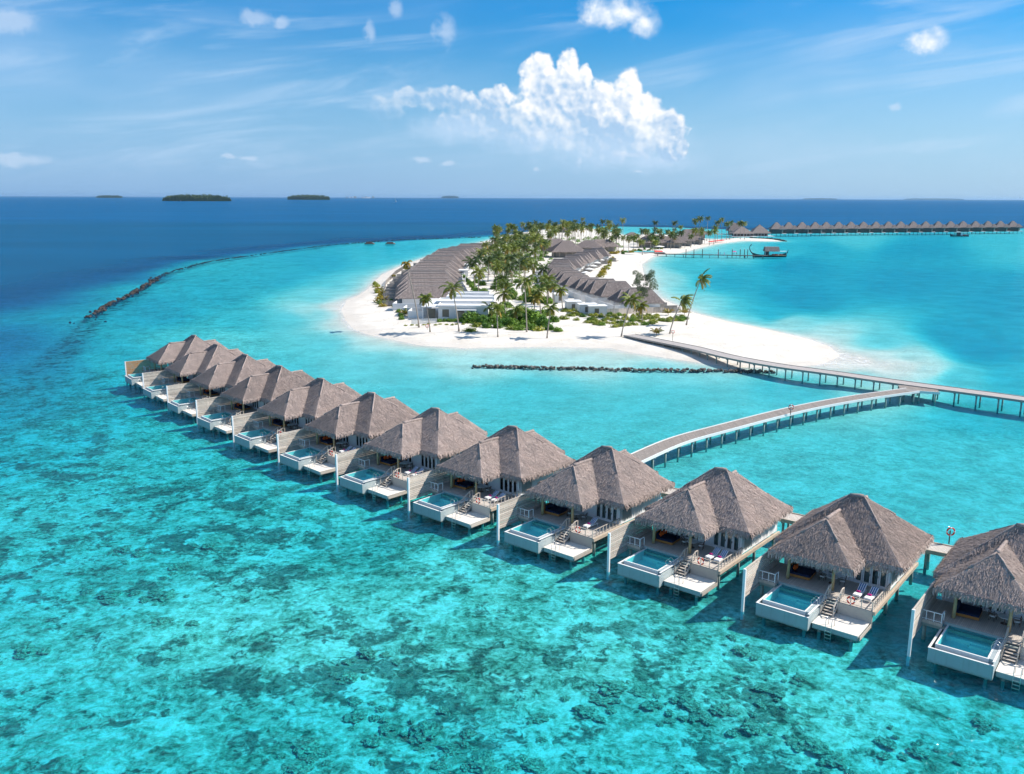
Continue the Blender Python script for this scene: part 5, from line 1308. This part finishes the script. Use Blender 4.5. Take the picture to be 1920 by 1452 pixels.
# ------------------------------------------------------------------ far row of overwater villas
def far_villa_proto():
    t = empty('far_villa'); th = .4
    def roofpart(name, x0, x1, y0, y1, ze, zr, r):
        A=(x0,y0,ze); B=(x1,y0,ze); Cc=(x1,y1,ze); D=(x0,y1,ze); cx, cy = (x0+x1)/2, (y0+y1)/2; E_=(cx-r,cy,zr); F_=(cx+r,cy,zr); b = MB()
        for f in ((A,B,F_,E_),(B,Cc,F_),(Cc,D,E_,F_),(D,A,E_)): i = len(b.v); b.v += list(f); b.f.append(tuple(range(i, i+len(f))))
        b.f.append(tuple(len(b.v)+k for k in range(4))[::-1]); b.v += [(p[0],p[1],p[2]-th) for p in (A,B,Cc,D)]
        for p, q in ((A,B),(B,Cc),(Cc,D),(D,A)): b.quad((p[0],p[1],p[2]-th),(q[0],q[1],q[2]-th),q,p)
        return b.build(name, 'thatch_far', t)
    roofpart('roof', -7, 7, -6, 8, 5.3, 11.2, 1); roofpart('porch_roof', 1.5, 9, -6.5, 0, 5.25, 8.6, .5)
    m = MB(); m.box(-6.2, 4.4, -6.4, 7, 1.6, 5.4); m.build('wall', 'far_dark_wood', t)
    m = MB(); m.box(4.4, 6.2, -5.5, 6, 2.2, 5.3); m.build('side_wall', 'grey_wood', t)
    m = MB(); m.box(4.6, 9.6, -7.2, -1, 1.3, 1.75); m.build('deck', 'white_render', t)
    m = MB(); m.box(4.4, 4.6, -7.0, -3, 1.7, 4.2); m.build('privacy_wall', 'pale_wood', t)
    pm = MB(); pm.tube([(0,0,-1.5),(0,0,1.6)], .2, 6); pme_ = pm.mesh('pile', 'far_dark_wood')
    for x in (-5.5, -1, 3.5, 8.6): inst('pile', pme_, t, loc=(x, -5.5, 0))
    return t
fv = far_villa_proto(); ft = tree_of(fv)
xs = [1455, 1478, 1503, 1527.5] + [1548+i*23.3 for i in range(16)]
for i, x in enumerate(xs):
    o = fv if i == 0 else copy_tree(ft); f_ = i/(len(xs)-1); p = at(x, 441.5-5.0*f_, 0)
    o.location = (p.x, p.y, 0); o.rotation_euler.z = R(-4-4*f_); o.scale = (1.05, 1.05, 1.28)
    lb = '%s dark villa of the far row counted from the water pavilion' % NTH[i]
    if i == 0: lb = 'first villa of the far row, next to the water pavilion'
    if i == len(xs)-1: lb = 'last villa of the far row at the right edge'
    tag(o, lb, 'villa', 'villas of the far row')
boardwalk('boardwalk', 'low boardwalk behind the far row of villas', [at(x, y, 2) for x, y in ((1345,440),(1460,438),(1700,435.5),(1930,433.5))], 3, 'grey_wood', step=20, piles=False)
def pavilion(px, py, w, h, label):
    o = at(px, py, 0); t = empty('water_pavilion', (o.x, o.y, 0), 0, label, 'pavilion', 'thatched pavilions on the far water')
    m = MB(); A=(-w,-w*.8,4.6); B=(w,-w*.8,4.6); Cc=(w,w*.8,4.6); D=(-w,w*.8,4.6); Tp=(0,0,h)
    for a, b in ((A,B),(B,Cc),(Cc,D),(D,A)): m.tri(a, b, Tp); m.quad((a[0],a[1],4.2),(b[0],b[1],4.2),b,a)
    m.quad(*[(p[0],p[1],4.2) for p in (A,D,Cc,B)]); m.build('roof', 'thatch_far', t)
    m = MB(); m.box(-w-2, w+3, -w*.8-3, w*.8, 1.3, 1.7); m.build('deck', 'white_render', t)
    m = MB(); m.box(-w*.75, w*.75, -w*.5, w*.6, 1.7, 4.3); m.build('wall', 'far_dark_wood', t)
    for k in range(7): m = MB(); x = -w*.92+k*w*.305; m.box(x-.15, x+.15, -w*.76, -w*.76+.3, 1.7, 4.3); m.build('post', 'white_paint', t)
    pm = MB(); pm.tube([(0,0,-1.5),(0,0,1.4)], .25, 6); pme_ = pm.mesh('pile', 'far_dark_wood')
    for k in range(6): inst('pile', pme_, t, loc=(-w+k*w*.4, -w*.8-2.4, 0))
pavilion(1390, 446, 11, 12, 'left thatched water pavilion behind two palms'); pavilion(1423, 445.5, 10.5, 13.5, 'right pointed thatched water pavilion beside the far row')
pyramid_hall(1378,441,18,14,13,5,'dark thatched roof partly hidden behind the left water pavilion')
mb = MB()
for p in resample([at(x, y, 0) for x, y in ((1408,446.5),(1430,447.5),(1455,449.3),(1470,452.5))], 1.6):
    for _ in range(3): add_rock(mb, (p.x+random.gauss(0,.8), p.y+random.gauss(0,2), .3), random.uniform(.6,1.1))
tag(mb.build('spit_rocks', 'wet_rock', None, kind='stuff'), 'dark rocks edging the far sand spit', 'rocks')
# work boat by the far row, tiny sail boats, dark floats
def small_boat(px, py, L, label, cabin=True, sail=False):
    o = at(px, py, 0); t = empty('boat', (o.x, o.y, 0), 0, label, 'boat'); m = MB(); w = L*.13; n = 8; secs = []
    for k in range(n+1):
        u = k/n; x = -L/2+L*u; ww = w*math.sin(PI*(.05+.9*u))**.6; zt = L*.05+L*.05*abs(2*u-1)**3; secs.append([(x,-ww,zt),(x,-ww*.7,-.3),(x,ww*.7,-.3),(x,ww,zt)])
    for s_ in secs: m.v += s_
    for k in range(n):
        for j in range(3): a = k*4+j; m.f.append((a, a+1, a+5, a+4))
        m.f.append((k*4+3, k*4, k*4+4, k*4+7))
    m.build('hull', 'boat_hull' if not sail else 'white_paint', t)
    if cabin:
        m = MB(); m.box(-L*.14, L*.02, -w*.6, w*.6, L*.05, L*.20); m.build('cabin', 'boat_hull', t); m = MB(); m.box(.02*L, L*.14, -w*.6, w*.6, L*.05, L*.17); m.build('wheelhouse', 'white_paint', t)
        m = MB(); m.box(-L*.32, L*.40, -w*.7, w*.7, L*.20, L*.21); m.build('awning', 'grey_wood', t); m = MB(); m.box(L*.2, L*.36, -w*.5, w*.5, L*.05, L*.09); m.build('crate', 'red_paint', t)
        for x in (-.3, .38): m = MB(); m.box(x*L-.1, x*L+.1, -w*.6, -w*.6+.2, L*.04, L*.2); m.build('awning_post', 'dark_wood', t)
    if sail:
        m = MB(); m.tube([(0,0,0),(0,0,L*1.3)], L*.012, 5); m.build('mast', 'pale_wood', t); m = MB(); m.tri((0,.05,L*.15),(L*.5,.05,L*.15),(0,.05,L*1.25)); m.tri((0,-.05,L*1.25),(L*.5,-.05,L*.15),(0,-.05,L*.15)); m.build('sail', 'white_fabric', t)
small_boat(1799, 443.5, 20, 'dark work boat with awning moored in front of the far row')
small_boat(741, 380, 26, 'tiny white sail boat far out on the open sea', False, True)
small_boat(338, 377.8, 34, 'tiny white boat before the long wooded island', True, False)
for x, y, lb in ((693,458,'dark swimming platform in the lagoon near the reef wall, left one'),(732,458,'dark swimming platform in the lagoon near the reef wall, right one')):
    o = at(x, y, 0); t = empty('floating_platform', (o.x, o.y, 0), 0, lb, 'platform'); m = MB(); m.box(-4,4,-3,3,-.2,.7); m.build('float', 'far_dark_wood', t); m = MB(); m.box(-3.6,3.6,-2.6,2.6,.7,.9); m.build('deck', 'grey_wood', t); m = MB(); m.box(-3,2.5,-1,1,.9,1.7); m.build('bench', 'dark_wood', t)
# jetty and huts across the far channel
boardwalk('boardwalk', 'pale far boardwalk across the channel behind the island', [at(x, y, 2) for x, y in ((1340,438),(1375,438.5))], 3, 'white_render', step=20, piles=False, fascia='white_render')

# ------------------------------------------------------------------ islands on the horizon
def island(x0, x1, ybase, hpx, label, beach=None, town=False, wood=True):
    a = at(x0, ybase); b = at(x1, ybase); cx = (a+b)/2; cx = at((x0+x1)/2, ybase); scale = cx.y/F; L = (x1-x0)*scale
    h = hpx*scale; dd = L*.25
    sm = MB(); n = 40
    i0 = len(sm.v); sm.v.append((0,0,2.5))
    for k in range(n): an = 2*PI*k/n; q = 1+.12*math.sin(3*an+x0); sm.v.append((math.cos(an)*L*.52*q, math.sin(an)*dd*q, -1.0))
    for k in range(n): sm.f.append((i0, i0+1+k, i0+1+(k+1) % n))
    s_ = sm.build('island_sand', 'white_render', None, kind='structure'); s_.location = (cx.x, cx.y, 0)
    if wood:
        rs = random.Random(int(x0)); fm = MB()
        N_ = 1500
        for _ in range(N_):
            u = rs.uniform(-1, 1); vv = rs.uniform(-1, 1)
            if u*u+vv*vv > 1: continue
            edge = 1-(u*u+vv*vv)**2; x = u*L*.49; y = vv*dd*.9; zz = h*(.35+.65*edge**.35)*rs.uniform(.78, 1.08); r = h*.13; zz *= 1+.22*math.sin(x/L*37+x0)*math.sin(x/L*91)
            for q in range(3):
                A_ = Vector((rs.uniform(-1,1), rs.uniform(-1,1), rs.uniform(-.4,.6)))*r*1.6; B_ = Vector((rs.uniform(-1,1), rs.uniform(-1,1), rs.uniform(-.6,.4)))*r*1.6
                c = Vector((x, y, zz-rs.random()*h*.45)); fm.tri(c+A_, c+B_, c-(A_+B_)*.6)
            if rs.random() < .6: fm.tri((x-r*2, y, .5), (x+r*2, y, .5), (x, y, zz))
        f = fm.build('wooded_island', 'forest_leaf', None, kind='stuff'); f.location = (cx.x, cx.y, 0); tag(f, label, 'forest')
    if town:
        rs = random.Random(5); tm = empty('far_town', (cx.x, cx.y, 0), 0, label, 'town')
        for k in range(16): hh = h*rs.uniform(.4, 1.0); ww = L*rs.uniform(.012,.03); x = rs.uniform(-.45,.45)*L; m = MB(); m.box(x-ww, x+ww, -ww, ww, 0, hh); m.build('block', 'white_render' if k % 3 == 0 else 'grey_wood', tm)
island(181, 229, 371.4, 4.2, 'small low wooded island at the far left of the horizon')
island(306, 432, 377.4, 10.5, 'longest wooded island on the horizon with a sandy tip')
island(540, 618, 375.0, 8.0, 'wooded island on the horizon right of the longest one')
island(828, 860, 372.0, 4.0, 'tiny wooded islet on the horizon left of the great cloud')
island(648, 706, 372.0, 3.6, 'far town island with pale blocks on the horizon', town=True, wood=False)
island(1505, 1570, 374.4, 2.2, 'faint low island on the horizon above the far row', )
island(1695, 1806, 374.9, 2.6, 'faint long low island at the right of the horizon')

# ------------------------------------------------------------------ air
hz_ = MB(); hz_.box(-118000, 118000, -1500, 91000, -6, 130); ho = hz_.build('haze', None, None, kind='stuff'); tag(ho, 'thin pale sea haze', 'haze')
m = bpy.data.materials.new('haze'); m.use_nodes = True; q = G(m.node_tree); q.n.clear()
pv = q.n.new('ShaderNodeVolumePrincipled'); pv.inputs['Color'].default_value = (.42, .68, .95, 1); pv.inputs['Density'].default_value = 1.2e-5; pv.inputs['Anisotropy'].default_value = .2
o = q.n.new('ShaderNodeOutputMaterial'); q.l.new(pv.outputs[0], o.inputs['Volume']); ho.data.materials.append(m)
